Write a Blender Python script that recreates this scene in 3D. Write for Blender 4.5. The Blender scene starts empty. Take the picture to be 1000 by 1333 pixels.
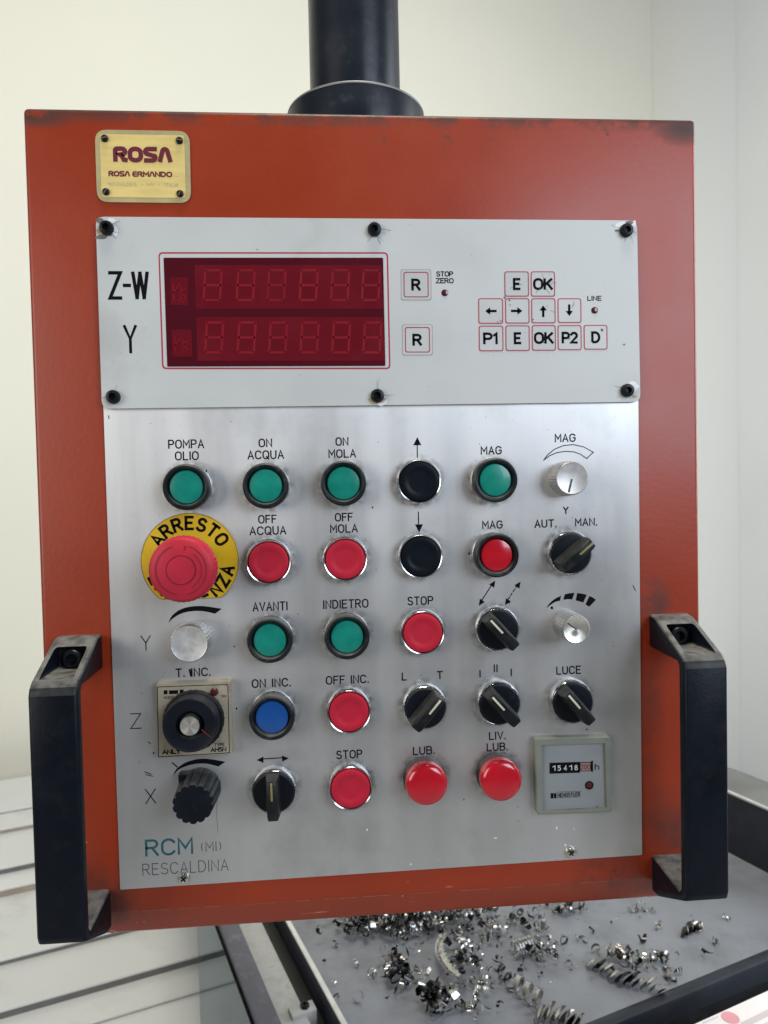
import bpy, bmesh, math, random
from mathutils import Vector, Matrix
random.seed(7)
S = bpy.context.scene
COL = S.collection
PI = math.pi
# ------------------------------------------------------------------ camera
CAM = Vector((-0.034694, -0.486633, -0.057254))
RIGHT = Vector((0.996828986, -0.076479255, -0.021974900))
UP = Vector((0.024216420, 0.028505865, 0.999300246))
FWD = Vector((0.075799325, 0.996663604, -0.030267526))
F = 940.0
cd = bpy.data.cameras.new('camera'); cam = bpy.data.objects.new('camera', cd); COL.objects.link(cam)
m3 = Matrix((RIGHT, UP, -FWD)).transposed()
cam.matrix_world = Matrix.Translation(CAM) @ m3.to_4x4()
cd.sensor_fit = 'VERTICAL'; cd.sensor_height = 24.0; cd.lens = F/1333*24
cd.dof.use_dof = True; cd.dof.focus_distance = .47; cd.dof.aperture_fstop = 8.5
cd.clip_start = .01; cd.clip_end = 60
S.camera = cam
# ------------------------------------------------------------------ world and lamps
w = bpy.data.worlds.new('World'); S.world = w; w.use_nodes = True
bg = w.node_tree.nodes['Background']; bg.inputs[0].default_value = (.86, .90, 1.0, 1); bg.inputs[1].default_value = .11
S.view_settings.view_transform = 'Standard'; S.view_settings.look = 'None'; S.view_settings.gamma = 1; S.view_settings.exposure = 0
def area(name, loc, target, sx, sy, power, col):
    l = bpy.data.lights.new(name, 'AREA'); l.shape = 'RECTANGLE'; l.size = sx; l.size_y = sy; l.energy = power; l.color = col
    o = bpy.data.objects.new(name, l); COL.objects.link(o); o.location = loc
    o.rotation_euler = (Vector(target)-Vector(loc)).to_track_quat('-Z', 'Y').to_euler()
    return o
area('window_light_right', (1.6, -2.0, .85), (.1, 0, -.05), 1.4, 1.5, 56, (.76, .86, 1))
area('window_light_left', (-2.0, -1.5, .40), (0, 0, -.2), 1.3, 1.5, 34, (1, .965, .92))
area('ceiling_light', (.1, -.3, 2.4), (.1, .4, -.3), 1.0, .9, 62, (1, .94, .78))
area('side_window_light', (2.2, .35, .6), (-.2, .6, -.1), .9, 1.5, 30, (.86, .93, 1))

# ------------------------------------------------------------------ pixel -> place
def ray(px, py): return RIGHT*((px-500)/F) - UP*((py-666.5)/F) + FWD
def P(px, py, h=0.0):                        # point on the plane h in front of the panel face
    d = ray(px, py); return CAM + d*((-h-CAM.y)/d.y)
def G(px, py, z):                            # point on a level plane
    d = ray(px, py); return CAM + d*((z-CAM.z)/d.z)
def pxm(h=0.0): return (-h-CAM.y)/F          # metres in one photo pixel at height h
# ------------------------------------------------------------------ materials
def tangent_x(m, v):
    N = m.node_tree.nodes; b = N['Principled BSDF']; b.inputs['Anisotropic'].default_value = v
    c = N.new('ShaderNodeCombineXYZ'); c.inputs[0].default_value = 1; m.node_tree.links.new(c.outputs[0], b.inputs['Tangent'])
def mat(name, col, rough=.5, metal=0, var=.08, scale=30, bump=0, bscale=200, dirt=None, dirtcol=(.03, .028, .024), dlo=.6, dhi=.75,
        coat=0, trans=0, stretch=(1, 1, 1), speck=None, rvar=.06, ior=1.45, spec=None, coatr=.12, ovar=.06, up_grey=0):
    m = bpy.data.materials.new(name); m.use_nodes = True; nt = m.node_tree; N = nt.nodes; L = nt.links
    b = N['Principled BSDF']
    b.inputs['Metallic'].default_value = metal; b.inputs['IOR'].default_value = ior
    b.inputs['Coat Weight'].default_value = coat; b.inputs['Coat Roughness'].default_value = coatr
    b.inputs['Transmission Weight'].default_value = trans
    tc = N.new('ShaderNodeTexCoord'); mp = N.new('ShaderNodeMapping'); mp.inputs['Scale'].default_value = stretch
    oi = N.new('ShaderNodeObjectInfo'); mo = N.new('ShaderNodeMath'); mo.operation = 'MULTIPLY'; mo.inputs[1].default_value = 9; L.new(oi.outputs['Random'], mo.inputs[0])
    vo_ = N.new('ShaderNodeVectorMath'); vo_.operation = 'ADD'; L.new(tc.outputs['Object'], vo_.inputs[0]); L.new(mo.outputs[0], vo_.inputs[1]); L.new(vo_.outputs[0], mp.inputs[0])
    n = N.new('ShaderNodeTexNoise'); n.inputs['Scale'].default_value = scale; n.inputs['Detail'].default_value = 6
    L.new(mp.outputs[0], n.inputs['Vector'])
    r = N.new('ShaderNodeMapRange'); r.inputs[1].default_value = .3; r.inputs[2].default_value = .7
    r.inputs[3].default_value = 1-var; r.inputs[4].default_value = 1+var; L.new(n.outputs[0], r.inputs[0])
    mx = N.new('ShaderNodeMix'); mx.data_type = 'RGBA'; mx.blend_type = 'MULTIPLY'; mx.inputs[0].default_value = 1
    mx.inputs[6].default_value = (*col, 1); L.new(r.outputs[0], mx.inputs[7])
    out = mx.outputs[2]
    if ovar:
        ro = N.new('ShaderNodeMapRange'); ro.inputs[3].default_value = 1-ovar; ro.inputs[4].default_value = 1+ovar; L.new(oi.outputs['Random'], ro.inputs[0])
        mv = N.new('ShaderNodeMix'); mv.data_type = 'RGBA'; mv.blend_type = 'MULTIPLY'; mv.inputs[0].default_value = 1; L.new(out, mv.inputs[6]); L.new(ro.outputs[0], mv.inputs[7]); out = mv.outputs[2]
    if up_grey:                                 # paler grey mixed in on faces that look up
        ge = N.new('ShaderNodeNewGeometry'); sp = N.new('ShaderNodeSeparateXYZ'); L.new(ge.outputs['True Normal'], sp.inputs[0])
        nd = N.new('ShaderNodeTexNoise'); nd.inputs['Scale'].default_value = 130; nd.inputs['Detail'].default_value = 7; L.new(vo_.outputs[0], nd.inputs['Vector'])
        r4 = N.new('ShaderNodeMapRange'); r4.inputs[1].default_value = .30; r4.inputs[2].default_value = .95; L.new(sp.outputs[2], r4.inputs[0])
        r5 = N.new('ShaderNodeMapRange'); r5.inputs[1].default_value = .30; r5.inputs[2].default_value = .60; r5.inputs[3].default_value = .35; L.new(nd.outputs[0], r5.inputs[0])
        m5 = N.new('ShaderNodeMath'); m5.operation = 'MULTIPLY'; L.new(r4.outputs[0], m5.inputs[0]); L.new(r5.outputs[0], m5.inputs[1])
        m6 = N.new('ShaderNodeMath'); m6.operation = 'MULTIPLY'; L.new(m5.outputs[0], m6.inputs[0]); m6.inputs[1].default_value = up_grey
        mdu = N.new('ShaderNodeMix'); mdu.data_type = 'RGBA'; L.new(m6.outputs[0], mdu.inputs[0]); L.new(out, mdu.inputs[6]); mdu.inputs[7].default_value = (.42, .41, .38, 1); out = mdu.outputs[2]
    if dirt:
        n2 = N.new('ShaderNodeTexNoise'); n2.inputs['Scale'].default_value = dirt; n2.inputs['Detail'].default_value = 9; n2.inputs['Roughness'].default_value = .65
        L.new(vo_.outputs[0], n2.inputs['Vector'])
        r2 = N.new('ShaderNodeMapRange'); r2.inputs[1].default_value = dlo; r2.inputs[2].default_value = dhi; r2.inputs[4].default_value = .85
        L.new(n2.outputs[0], r2.inputs[0])
        m2 = N.new('ShaderNodeMix'); m2.data_type = 'RGBA'; L.new(r2.outputs[0], m2.inputs[0]); L.new(out, m2.inputs[6]); m2.inputs[7].default_value = (*dirtcol, 1)
        out = m2.outputs[2]
    if speck:                                # small dark specks: (scale, size, strength)
        v = N.new('ShaderNodeTexVoronoi'); v.inputs['Scale'].default_value = speck[0]; L.new(tc.outputs['Object'], v.inputs['Vector'])
        lt = N.new('ShaderNodeMath'); lt.operation = 'LESS_THAN'; lt.inputs[1].default_value = speck[1]; L.new(v.outputs['Distance'], lt.inputs[0])
        sc = N.new('ShaderNodeSeparateColor'); L.new(v.outputs['Color'], sc.inputs[0])
        gt = N.new('ShaderNodeMath'); gt.operation = 'GREATER_THAN'; gt.inputs[1].default_value = speck[2]; L.new(sc.outputs[0], gt.inputs[0])
        mu = N.new('ShaderNodeMath'); mu.operation = 'MULTIPLY'; L.new(lt.outputs[0], mu.inputs[0]); L.new(gt.outputs[0], mu.inputs[1])
        m3_ = N.new('ShaderNodeMix'); m3_.data_type = 'RGBA'; L.new(mu.outputs[0], m3_.inputs[0]); L.new(out, m3_.inputs[6]); m3_.inputs[7].default_value = (*dirtcol, 1)
        out = m3_.outputs[2]
    L.new(out, b.inputs['Base Color'])
    rr = N.new('ShaderNodeMapRange'); rr.inputs[1].default_value = .3; rr.inputs[2].default_value = .7
    rr.inputs[3].default_value = max(.02, rough-rvar); rr.inputs[4].default_value = rough+rvar; L.new(n.outputs[0], rr.inputs[0]); L.new(rr.outputs[0], b.inputs['Roughness'])
    if bump:
        nb = N.new('ShaderNodeTexNoise'); nb.inputs['Scale'].default_value = bscale; nb.inputs['Detail'].default_value = 4; L.new(mp.outputs[0], nb.inputs['Vector'])
        bp = N.new('ShaderNodeBump'); bp.inputs['Strength'].default_value = bump; bp.inputs['Distance'].default_value = .001
        L.new(nb.outputs[0], bp.inputs['Height']); L.new(bp.outputs[0], b.inputs['Normal'])
    if spec is not None: b.inputs['Specular IOR Level'].default_value = spec
    return m

def housing_paint():
    m = mat('orange_red_paint', (.250, .029, .0085), .36, 0, .07, 14, coat=.16, coatr=.24, spec=.26, ovar=0, bump=.10, bscale=320, speck=(70, .035, .86), ior=1.5)
    nt = m.node_tree; N = nt.nodes; L = nt.links; b = N['Principled BSDF']
    src = b.inputs['Base Color'].links[0].from_socket
    tc = N.new('ShaderNodeTexCoord'); sx = N.new('ShaderNodeSeparateXYZ'); L.new(tc.outputs['Object'], sx.inputs[0])
    n = N.new('ShaderNodeTexNoise'); n.inputs['Scale'].default_value = 26; n.inputs['Detail'].default_value = 10; n.inputs['Roughness'].default_value = .7; L.new(tc.outputs['Object'], n.inputs['Vector'])
    def math_(op, a, bb=None, c=None):
        q = N.new('ShaderNodeMath'); q.operation = op
        for i, v in enumerate((a, bb, c)):
            if v is None: continue
            if isinstance(v, (int, float)): q.inputs[i].default_value = v
            else: L.new(v, q.inputs[i])
        return q.outputs[0]
    def rng(v, a, bb, lo=0., hi=1.):
        q = N.new('ShaderNodeMapRange'); L.new(v, q.inputs[0]); q.inputs[1].default_value = a; q.inputs[2].default_value = bb; q.inputs[3].default_value = lo; q.inputs[4].default_value = hi; return q.outputs[0]
    # grime rubbed along the top edge
    top = rng(sx.outputs[2], .182, .1935); nz = rng(n.outputs[0], .44, .52)
    a = math_('MULTIPLY', top, nz)
    edge = rng(sx.outputs[2], .1905, .1925)
    a = math_('MAXIMUM', a, edge)
    # dark smear near the upper right corner
    def blob(cx, cz, rx, rz, lo, hi):
        dx = math_('DIVIDE', math_('SUBTRACT', sx.outputs[0], cx), rx); dz = math_('DIVIDE', math_('SUBTRACT', sx.outputs[2], cz), rz)
        d = math_('ADD', math_('MULTIPLY', dx, dx), math_('MULTIPLY', dz, dz))
        return math_('MULTIPLY', rng(d, 0., 1., 1., 0.), rng(n.outputs[0], lo, hi))
    for q in ((.215, .187, .026, .014, .46, .50), (.150, .183, .034, .013, .53, .56), (-.216, .189, .03, .010, .44, .50), (.04, .176, .06, .006, .52, .58),
              (.196, -.315, .030, .05, .36, .68), (.185, -.14, .020, .022, .40, .6), (-.187, -.318, .022, .030, .36, .64), (.187, -.24, .010, .14, .42, .8), (-.183, -.33, .012, .02, .3, .6), (.155, -.331, .03, .02, .5, .62)):
        a = math_('MAXIMUM', a, math_('MULTIPLY', blob(*q), .9))
    mx = N.new('ShaderNodeMix'); mx.data_type = 'RGBA'; L.new(a, mx.inputs[0]); L.new(src, mx.inputs[6]); mx.inputs[7].default_value = (.028, .020, .018, 1)
    # pale scratches low on the box
    n3 = N.new('ShaderNodeTexNoise'); n3.inputs['Scale'].default_value = 60; n3.inputs['Detail'].default_value = 3
    mp = N.new('ShaderNodeMapping'); mp.inputs['Scale'].default_value = (.28, 1, 2.6); L.new(tc.outputs['Object'], mp.inputs[0]); L.new(mp.outputs[0], n3.inputs['Vector'])
    sc = math_('MULTIPLY', rng(n3.outputs[0], .70, .735), rng(sx.outputs[2], -.300, -.325))
    mx2 = N.new('ShaderNodeMix'); mx2.data_type = 'RGBA'; L.new(sc, mx2.inputs[0]); L.new(mx.outputs[2], mx2.inputs[6]); mx2.inputs[7].default_value = (.42, .20, .12, 1)
    L.new(mx2.outputs[2], b.inputs['Base Color'])
    r0 = b.inputs['Roughness'].links[0].from_socket
    L.new(math_('ADD', r0, math_('MULTIPLY', a, .3)), b.inputs['Roughness'])
    return m

M = {}
M['paint'] = housing_paint()
M['alu'] = mat('brushed_aluminium_sheet', (.615, .61, .60), .44, .82, .060, 9, ovar=0, dirt=17, dlo=.52, dhi=.85, bump=.04, bscale=120, stretch=(3, 1, .25), speck=(85, .03, .90), dirtcol=(.42, .415, .40), rvar=.08)
tangent_x(M['alu'], .62)
M['plate'] = mat('grey_white_enamel', (.46, .472, .462), .38, 0, .045, 16, speck=(60, .025, .93), bump=.02, dirt=11, dirtcol=(.36, .36, .34), dlo=.56, dhi=.80)
M['brass'] = mat('gold_nameplate', (.80, .62, .23), .40, .35, .05, 40, stretch=(1, 1, 6), ior=1.5)
M['brass_dull'] = mat('tarnished_gold_border', (.43, .37, .19), .5, .3, .12, 60)
M['maroon'] = mat('maroon_print', (.12, .006, .022), .5, 0, .05)
M['border_red'] = mat('crimson_line_print', (.36, .022, .05), .5, 0, .05)
M['ink'] = mat('black_engraving', (.003, .003, .005), .8, 0, .05, spec=.12)
M['ink']  # printed black
M['ink_grey'] = mat('worn_grey_engraving', (.065, .07, .075), .6, 0, .25, 300)
M['teal'] = mat('teal_print', (.012, .095, .11), .5, 0, .2, 200)
M['faded'] = mat('faded_print', (.50, .44, .26), .6, 0, .2, 300)
M['win'] = mat('dark_red_acrylic', (.066, .002, .008), .14, 0, .10, 20, coat=.3, ior=1.49)
M['win2'] = mat('red_display_module', (.115, .003, .009), .2, 0, .08, 40, coat=.3)
M['win3'] = mat('unlit_display_segment', (.20, .007, .014), .25, 0, .05, coat=.3)
M['chrome'] = mat('chrome_bezel', (.56, .57, .58), .17, 1, .05, 200, dirt=260, dirtcol=(.10, .09, .08), dlo=.6, dhi=.72)
M['blackp'] = mat('black_plastic', (.005, .007, .011), .42, 0, .15, 80, bump=.03, dirt=120, dirtcol=(.06, .06, .055), dlo=.62, dhi=.9, spec=.16, up_grey=.10)
M['handle'] = mat('black_handle_plastic', (.004, .006, .010), .36, 0, .15, 50, bump=.10, bscale=500, dirt=70, dirtcol=(.016, .016, .016), dlo=.54, dhi=.85, speck=(240, .05, .97), spec=.14, up_grey=.40)
M['shroud'] = mat('black_rubber_shroud', (.007, .009, .010), .38, 0, .2, 150, dirt=150, dirtcol=(.07, .07, .065), dlo=.55, dhi=.85, spec=.30, up_grey=.30)
M['green'] = mat('green_lens', (.002, .195, .145), .30, 0, .14, 90, coat=.25)
M['blue'] = mat('blue_lens', (.003, .058, .235), .3, 0, .06, 90, coat=.5)
M['redlens'] = mat('red_lens', (.42, .003, .013), .20, 0, .06, 90, coat=.6)
M['redcap'] = mat('matt_red_cap', (.40, .012, .030), .50, 0, .07, 60, spec=.25, dirt=90, dirtcol=(.30, .012, .03), dlo=.55, dhi=.85)
M['mush'] = mat('red_mushroom_plastic', (.38, .016, .034), .45, 0, .08, 60, spec=.28, dirt=80, dirtcol=(.26, .02, .03), dlo=.58, dhi=.85)
M['blackcap'] = mat('black_cap', (.004, .006, .010), .40, 0, .1, 60, spec=.14)
M['groove'] = mat('groove_shadow_line', (.16, .006, .014), .6)
M['yellow'] = mat('yellow_legend_disc', (.60, .37, .010), .42, 0, .06, 50, dirt=90, dirtcol=(.22, .15, .03), dlo=.60, dhi=.8)
M['knob'] = mat('turned_aluminium_knob', (.46, .455, .44), .36, .85, .16, 170, dirt=110, dirtcol=(.34, .32, .29), dlo=.50, dhi=.75)
M['spun'] = mat('spun_aluminium_cap', (.80, .78, .70), .26, 1, .03, 90)
def anisotropic(m, v):
    b = m.node_tree.nodes['Principled BSDF']; b.inputs['Anisotropic'].default_value = v
    t = m.node_tree.nodes.new('ShaderNodeTangent'); t.direction_type = 'RADIAL'; t.axis = 'Y'; m.node_tree.links.new(t.outputs[0], b.inputs['Tangent'])
anisotropic(M['spun'], .85); M['spun'].node_tree.nodes['Principled BSDF'].inputs['Metallic'].default_value = .9
M['knobface'] = mat('matt_aluminium_face', (.54, .53, .515), .42, .5, .14, 170, dirt=130, dirtcol=(.36, .34, .31), dlo=.50, dhi=.8)
M['insert'] = mat('ivory_pointer_line', (.50, .47, .38), .5, 0, .1)
M['insert_dull'] = mat('yellowed_pointer_line', (.20, .18, .07), .5, 0, .2, 400)
M['lever'] = mat('grimy_black_lever', (.008, .010, .011), .40, 0, .2, 120, dirt=100, dirtcol=(.035, .035, .032), dlo=.50, dhi=.75, spec=.16, up_grey=.08)
M['beige'] = mat('grimy_beige_plastic', (.33, .29, .215), .5, 0, .08, 60, dirt=60, dirtcol=(.10, .07, .04), dlo=.54, dhi=.75)
M['cgrey'] = mat('grey_green_plastic', (.17, .18, .15), .55, 0, .07, 60, dirt=90, dirtcol=(.08, .08, .06), dlo=.62, dhi=.75)
M['cface'] = mat('grey_counter_face', (.20, .213, .215), .5, 0, .04, 60, spec=.25)
M['white'] = mat('white_digit', (.50, .50, .47), .5)
M['orange_drum'] = mat('pinkish_decimal_drum', (.26, .17, .15), .5, 0, .2, 600)
M['led'] = mat('dark_red_lamp', (.07, .008, .010), .2, 0, .1, coat=.5)
M['screwb'] = mat('black_oxide_screw', (.006, .007, .009), .36, 0, .2, 300, dirt=300, dirtcol=(.07, .065, .055), dlo=.6, dhi=.8, spec=.26)
M['screws'] = mat('zinc_screw', (.62, .60, .54), .25, 1, .12, 400, dirt=350, dirtcol=(.10, .08, .06), dlo=.55, dhi=.7)
M['putty'] = mat('yellowed_glue_residue', (.42, .34, .22), .7, 0, .3, 500)
M['tape'] = mat('bare_white_patch', (.70, .71, .71), .45, 0, .04, 90)
M['scuff'] = mat('pale_paint_scuff', (.30, .11, .06), .6, 0, .3, 300)
M['stain'] = mat('brown_oil_stain', (.16, .12, .08), .45, 0, .3, 300)
M['grime_shade'] = mat('dark_smudge_and_key_shadow', (.13, .13, .125), .6, 0, .2, 200)  # grime and specks, plus the painted shadow ring of the R keys
M['pole'] = mat('navy_black_enamel', (.010, .013, .020), .30, 0, .12, 30, spec=.34, bump=.12, bscale=90, stretch=(1, 1, 1), dirt=60, dirtcol=(.05, .055, .065), dlo=.58, dhi=.8)
M['wall'] = mat('wall_warm_light_tint', (.74, .73, .64), .8, 0, .025, 1.6, bump=.06, bscale=40, speck=(9, .010, .80), dirtcol=(.35, .34, .30))  # warm light's cream cast put into the white plaster's colour
M['wall2'] = mat('wall_cool_light_tint', (.82, .84, .87), .8, 0, .03, 1.6, bump=.06, bscale=40, speck=(9, .012, .6), dirtcol=(.38, .38, .38))  # same plaster, with the cool window light's tint put into its colour
M['cove'] = mat('corner_light_tint_blend', (.72, .725, .69), .8, 0, .025, 1.6, bump=.06, bscale=40, ovar=0)
def blend_cove(m):
    nt = m.node_tree; N = nt.nodes; L = nt.links; b = N['Principled BSDF']
    tc = N.new('ShaderNodeTexCoord'); dp = N.new('ShaderNodeVectorMath'); dp.operation = 'DOT_PRODUCT'; L.new(tc.outputs['Object'], dp.inputs[0])
    dp.inputs[1].default_value = (math.cos(math.radians(20))+math.sin(math.radians(20)), math.sin(math.radians(20))-math.cos(math.radians(20)), 0)
    r = N.new('ShaderNodeMapRange'); r.inputs[1].default_value = .5-.25; r.inputs[2].default_value = .5+.25; L.new(dp.outputs['Value'], r.inputs[0])
    mx = N.new('ShaderNodeMix'); mx.data_type = 'RGBA'; L.new(r.outputs[0], mx.inputs[0]); mx.inputs[6].default_value = (.74, .73, .64, 1); mx.inputs[7].default_value = (.82, .84, .87, 1)
    L.new(mx.outputs[2], b.inputs['Base Color'])
blend_cove(M['cove'])  # colour runs between the two painted light tints
M['floor'] = mat('dark_concrete_floor', (.34, .34, .33), .7, 0, .2, 4)
M['tray'] = mat('grey_tray_enamel', (.20, .21, .235), .42, .1, .10, 10, bump=.12, bscale=60, dirt=13, dirtcol=(.13, .135, .15), dlo=.48, dhi=.72, speck=(120, .08, .72))
M['traydark'] = mat('dark_blue_grey_enamel', (.014, .017, .025), .42, 0, .2, 20, dirt=30, dirtcol=(.03, .03, .034), dlo=.5, dhi=.8)
M['rim'] = mat('worn_light_rim', (.58, .58, .56), .35, .4, .1, 60, dirt=70, dirtcol=(.2, .2, .19), dlo=.6, dhi=.75)
M['channel'] = mat('pale_grey_channel', (.34, .345, .335), .5, 0, .14, 60, dirt=60, dirtcol=(.12, .12, .11), dlo=.55, dhi=.8)
M['bar'] = mat('violet_grey_frame_paint', (.070, .070, .090), .36, 0, .15, 30, dirt=50, dirtcol=(.16, .15, .20), dlo=.55, dhi=.75)
M['black'] = mat('oily_black', (.012, .012, .013), .4, 0, .4, 60)
M['cover'] = mat('white_way_cover_enamel', (.66, .68, .69), .34, 0, .05, 4, dirt=7, dirtcol=(.40, .42, .43), dlo=.56, dhi=.85)
M['lip'] = mat('grey_steel_and_riser_shade', (.17, .17, .17), .45, .3, .15, 25)  # grey steel; on the cover risers it paints their shadow
M['wiper'] = mat('tan_rubber_wiper', (.34, .29, .24), .6, 0, .12, 25)
M['acrylic'] = mat('blue_tinted_acrylic', (.20, .29, .35), .03, 0, .01, 5, trans=1, rvar=.01, ior=1.10)
M['chip'] = mat('bright_steel_chip', (.56, .55, .53), .27, 1, .12, 300, dirt=260, dirtcol=(.14, .13, .12), dlo=.5, dhi=.66)
M['chippale'] = mat('pale_matt_steel_chip', (.50, .49, .46), .34, .9, .25, 260, dirt=200, dirtcol=(.10, .09, .08), dlo=.5, dhi=.7)
M['chipd'] = mat('dark_steel_chip', (.055, .055, .058), .24, 1, .3, 300)
M['paper'] = mat('pinkish_white_card', (.72, .68, .68), .5, 0, .03, 20)
M['pink'] = mat('pink_print', (.66, .30, .34), .5, 0, .05)
M['pinkgrey'] = mat('pale_grey_print', (.52, .47, .48), .5, 0, .05)

# ------------------------------------------------------------------ object helpers
def wloc(o):
    v = Vector(o.location)
    while o.parent: o = o.parent; v += Vector(o.location)
    return v
def put(name, me, parent=None, loc=(0, 0, 0), label=None):
    """link mesh me as ONE object whose origin stands at world point loc"""
    o = bpy.data.objects.new(name, me); COL.objects.link(o)
    if parent is not None:
        o.parent = parent; o.location = Vector(loc) - wloc(parent)
    else: o.location = loc
    if label: o['label'] = label
    return o
def tag(o, label=None, cat=None, group=None, kind=None):
    for k, v in (('label', label), ('category', cat), ('group', group), ('kind', kind)):
        if v: o[k] = v
    return o
def thing(name, loc, label, cat, group=None):
    o = bpy.data.objects.new(name, None); COL.objects.link(o); o.location = loc; o.empty_display_size = .02
    return tag(o, label, cat, group)
def fin(bm, name, mats, smooth=True, ang=35, loc=(0, 0, 0)):
    if any(loc): bmesh.ops.translate(bm, verts=bm.verts, vec=-Vector(loc))
    me = bpy.data.meshes.new(name); bm.to_mesh(me); bm.free()
    for m in (mats if isinstance(mats, (list, tuple)) else [mats]): me.materials.append(M[m])
    if smooth:
        me.shade_smooth(); me.set_sharp_from_angle(angle=math.radians(ang))
    return me
def lathe(bm, prof, c=(0, 0, 0), seg=48, mi=0, axis='y', rfun=None, midx=None):
    """prof: (radius, h) list; axis y: h is toward the viewer (-y)"""
    c = Vector(c); rings = []
    for (r, h) in prof:
        if r < 1e-6:
            rings.append([bm.verts.new(c + (Vector((0, -h, 0)) if axis == 'y' else Vector((0, 0, h))))]); continue
        ring = []
        for k in range(seg):
            a = 2*PI*k/seg; rr = r*(rfun(a, h) if rfun else 1)
            ring.append(bm.verts.new(c + (Vector((rr*math.cos(a), -h, rr*math.sin(a))) if axis == 'y' else Vector((rr*math.cos(a), rr*math.sin(a), h)))))
        rings.append(ring)
    for i in range(len(rings)-1):
        A, B = rings[i], rings[i+1]
        for k in range(seg):
            k2 = (k+1) % seg
            if len(A) == 1 and len(B) == 1: continue
            if len(A) == 1: f = (A[0], B[k], B[k2])
            elif len(B) == 1: f = (A[k], B[0], A[k2])
            else: f = (A[k], B[k], B[k2], A[k2])
            fc = bm.faces.new(f); fc.material_index = midx[i] if midx else mi
    return bm
def box(bm, x0, x1, y0, y1, z0, z1, mi=0, bev=0, seg=2):
    vs = [bm.verts.new((x, y, z)) for x in (x0, x1) for y in (y0, y1) for z in (z0, z1)]
    fs = [bm.faces.new([vs[i] for i in q]) for q in ((0, 1, 3, 2), (4, 6, 7, 5), (0, 4, 5, 1), (2, 3, 7, 6), (0, 2, 6, 4), (1, 5, 7, 3))]
    for f in fs: f.material_index = mi
    if bev:
        es = list({e for f in fs for e in f.edges})
        bmesh.ops.bevel(bm, geom=es, offset=bev, segments=seg, profile=.5, affect='EDGES', clamp_overlap=True)
    return bm
def prism(bm, pts, h0, h1, mi=0, side=None):
    """outline pts (x,z) extruded between heights h0 (back) and h1 (front, toward the viewer)"""
    n = len(pts)
    a = sum(pts[i][0]*pts[(i+1) % n][1]-pts[(i+1) % n][0]*pts[i][1] for i in range(n))
    if a < 0: pts = pts[::-1]
    fr = [bm.verts.new((x, -h1, z)) for x, z in pts]; bk = [bm.verts.new((x, -h0, z)) for x, z in pts]
    f = bm.faces.new(fr); f.material_index = mi
    g = bm.faces.new(bk[::-1]); g.material_index = mi if side is None else side
    for i in range(n):
        j = (i+1) % n; q = bm.faces.new((fr[j], fr[i], bk[i], bk[j])); q.material_index = mi if side is None else side
    return f
def flat(bm, pts, h, mi=0):
    n = len(pts)
    a = sum(pts[i][0]*pts[(i+1) % n][1]-pts[(i+1) % n][0]*pts[i][1] for i in range(n))
    if a < 0: pts = pts[::-1]
    f = bm.faces.new([bm.verts.new((x, -h, z)) for x, z in pts]); f.material_index = mi; return f
def rrect(cx, cz, hw, hh, r, n=5):
    out = []
    for (sx, sz, a0) in ((1, 1, 0), (-1, 1, 90), (-1, -1, 180), (1, -1, 270)):
        for k in range(n+1):
            a = math.radians(a0+90*k/n); out.append((cx+sx*(hw-r)+r*math.cos(a), cz+sz*(hh-r)+r*math.sin(a)))
    return out
def rquad(c4, r, n=5):                        # rounded quad from four (x,z) corners
    out = []
    for i in range(4):
        p = Vector(c4[i]); a = (Vector(c4[i-1])-p).normalized(); b = (Vector(c4[(i+1) % 4])-p).normalized()
        p0 = p+a*r; p1 = p+b*r
        for k in range(n+1):
            t = k/n; q = p0*(1-t)**2+p*2*t*(1-t)*1.0+p1*t*t
            out.append((q.x, q.y))
    return out
def frame_line(bm, outer, inner, h, mi=0):
    vo = [bm.verts.new((x, -h, z)) for x, z in outer]; vi = [bm.verts.new((x, -h, z)) for x, z in inner]; n = len(vo)
    for i in range(n):
        j = (i+1) % n; f = bm.faces.new((vo[i], vo[j], vi[j], vi[i])); f.material_index = mi
def fix_front(bm):                           # printed marks face the viewer
    for f in bm.faces:
        f.normal_update()
        if f.normal.y > 0: f.normal_flip()
def xz(v): return (v.x, v.z)
def Q(px, py, h=0): return xz(P(px, py, h))
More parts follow.
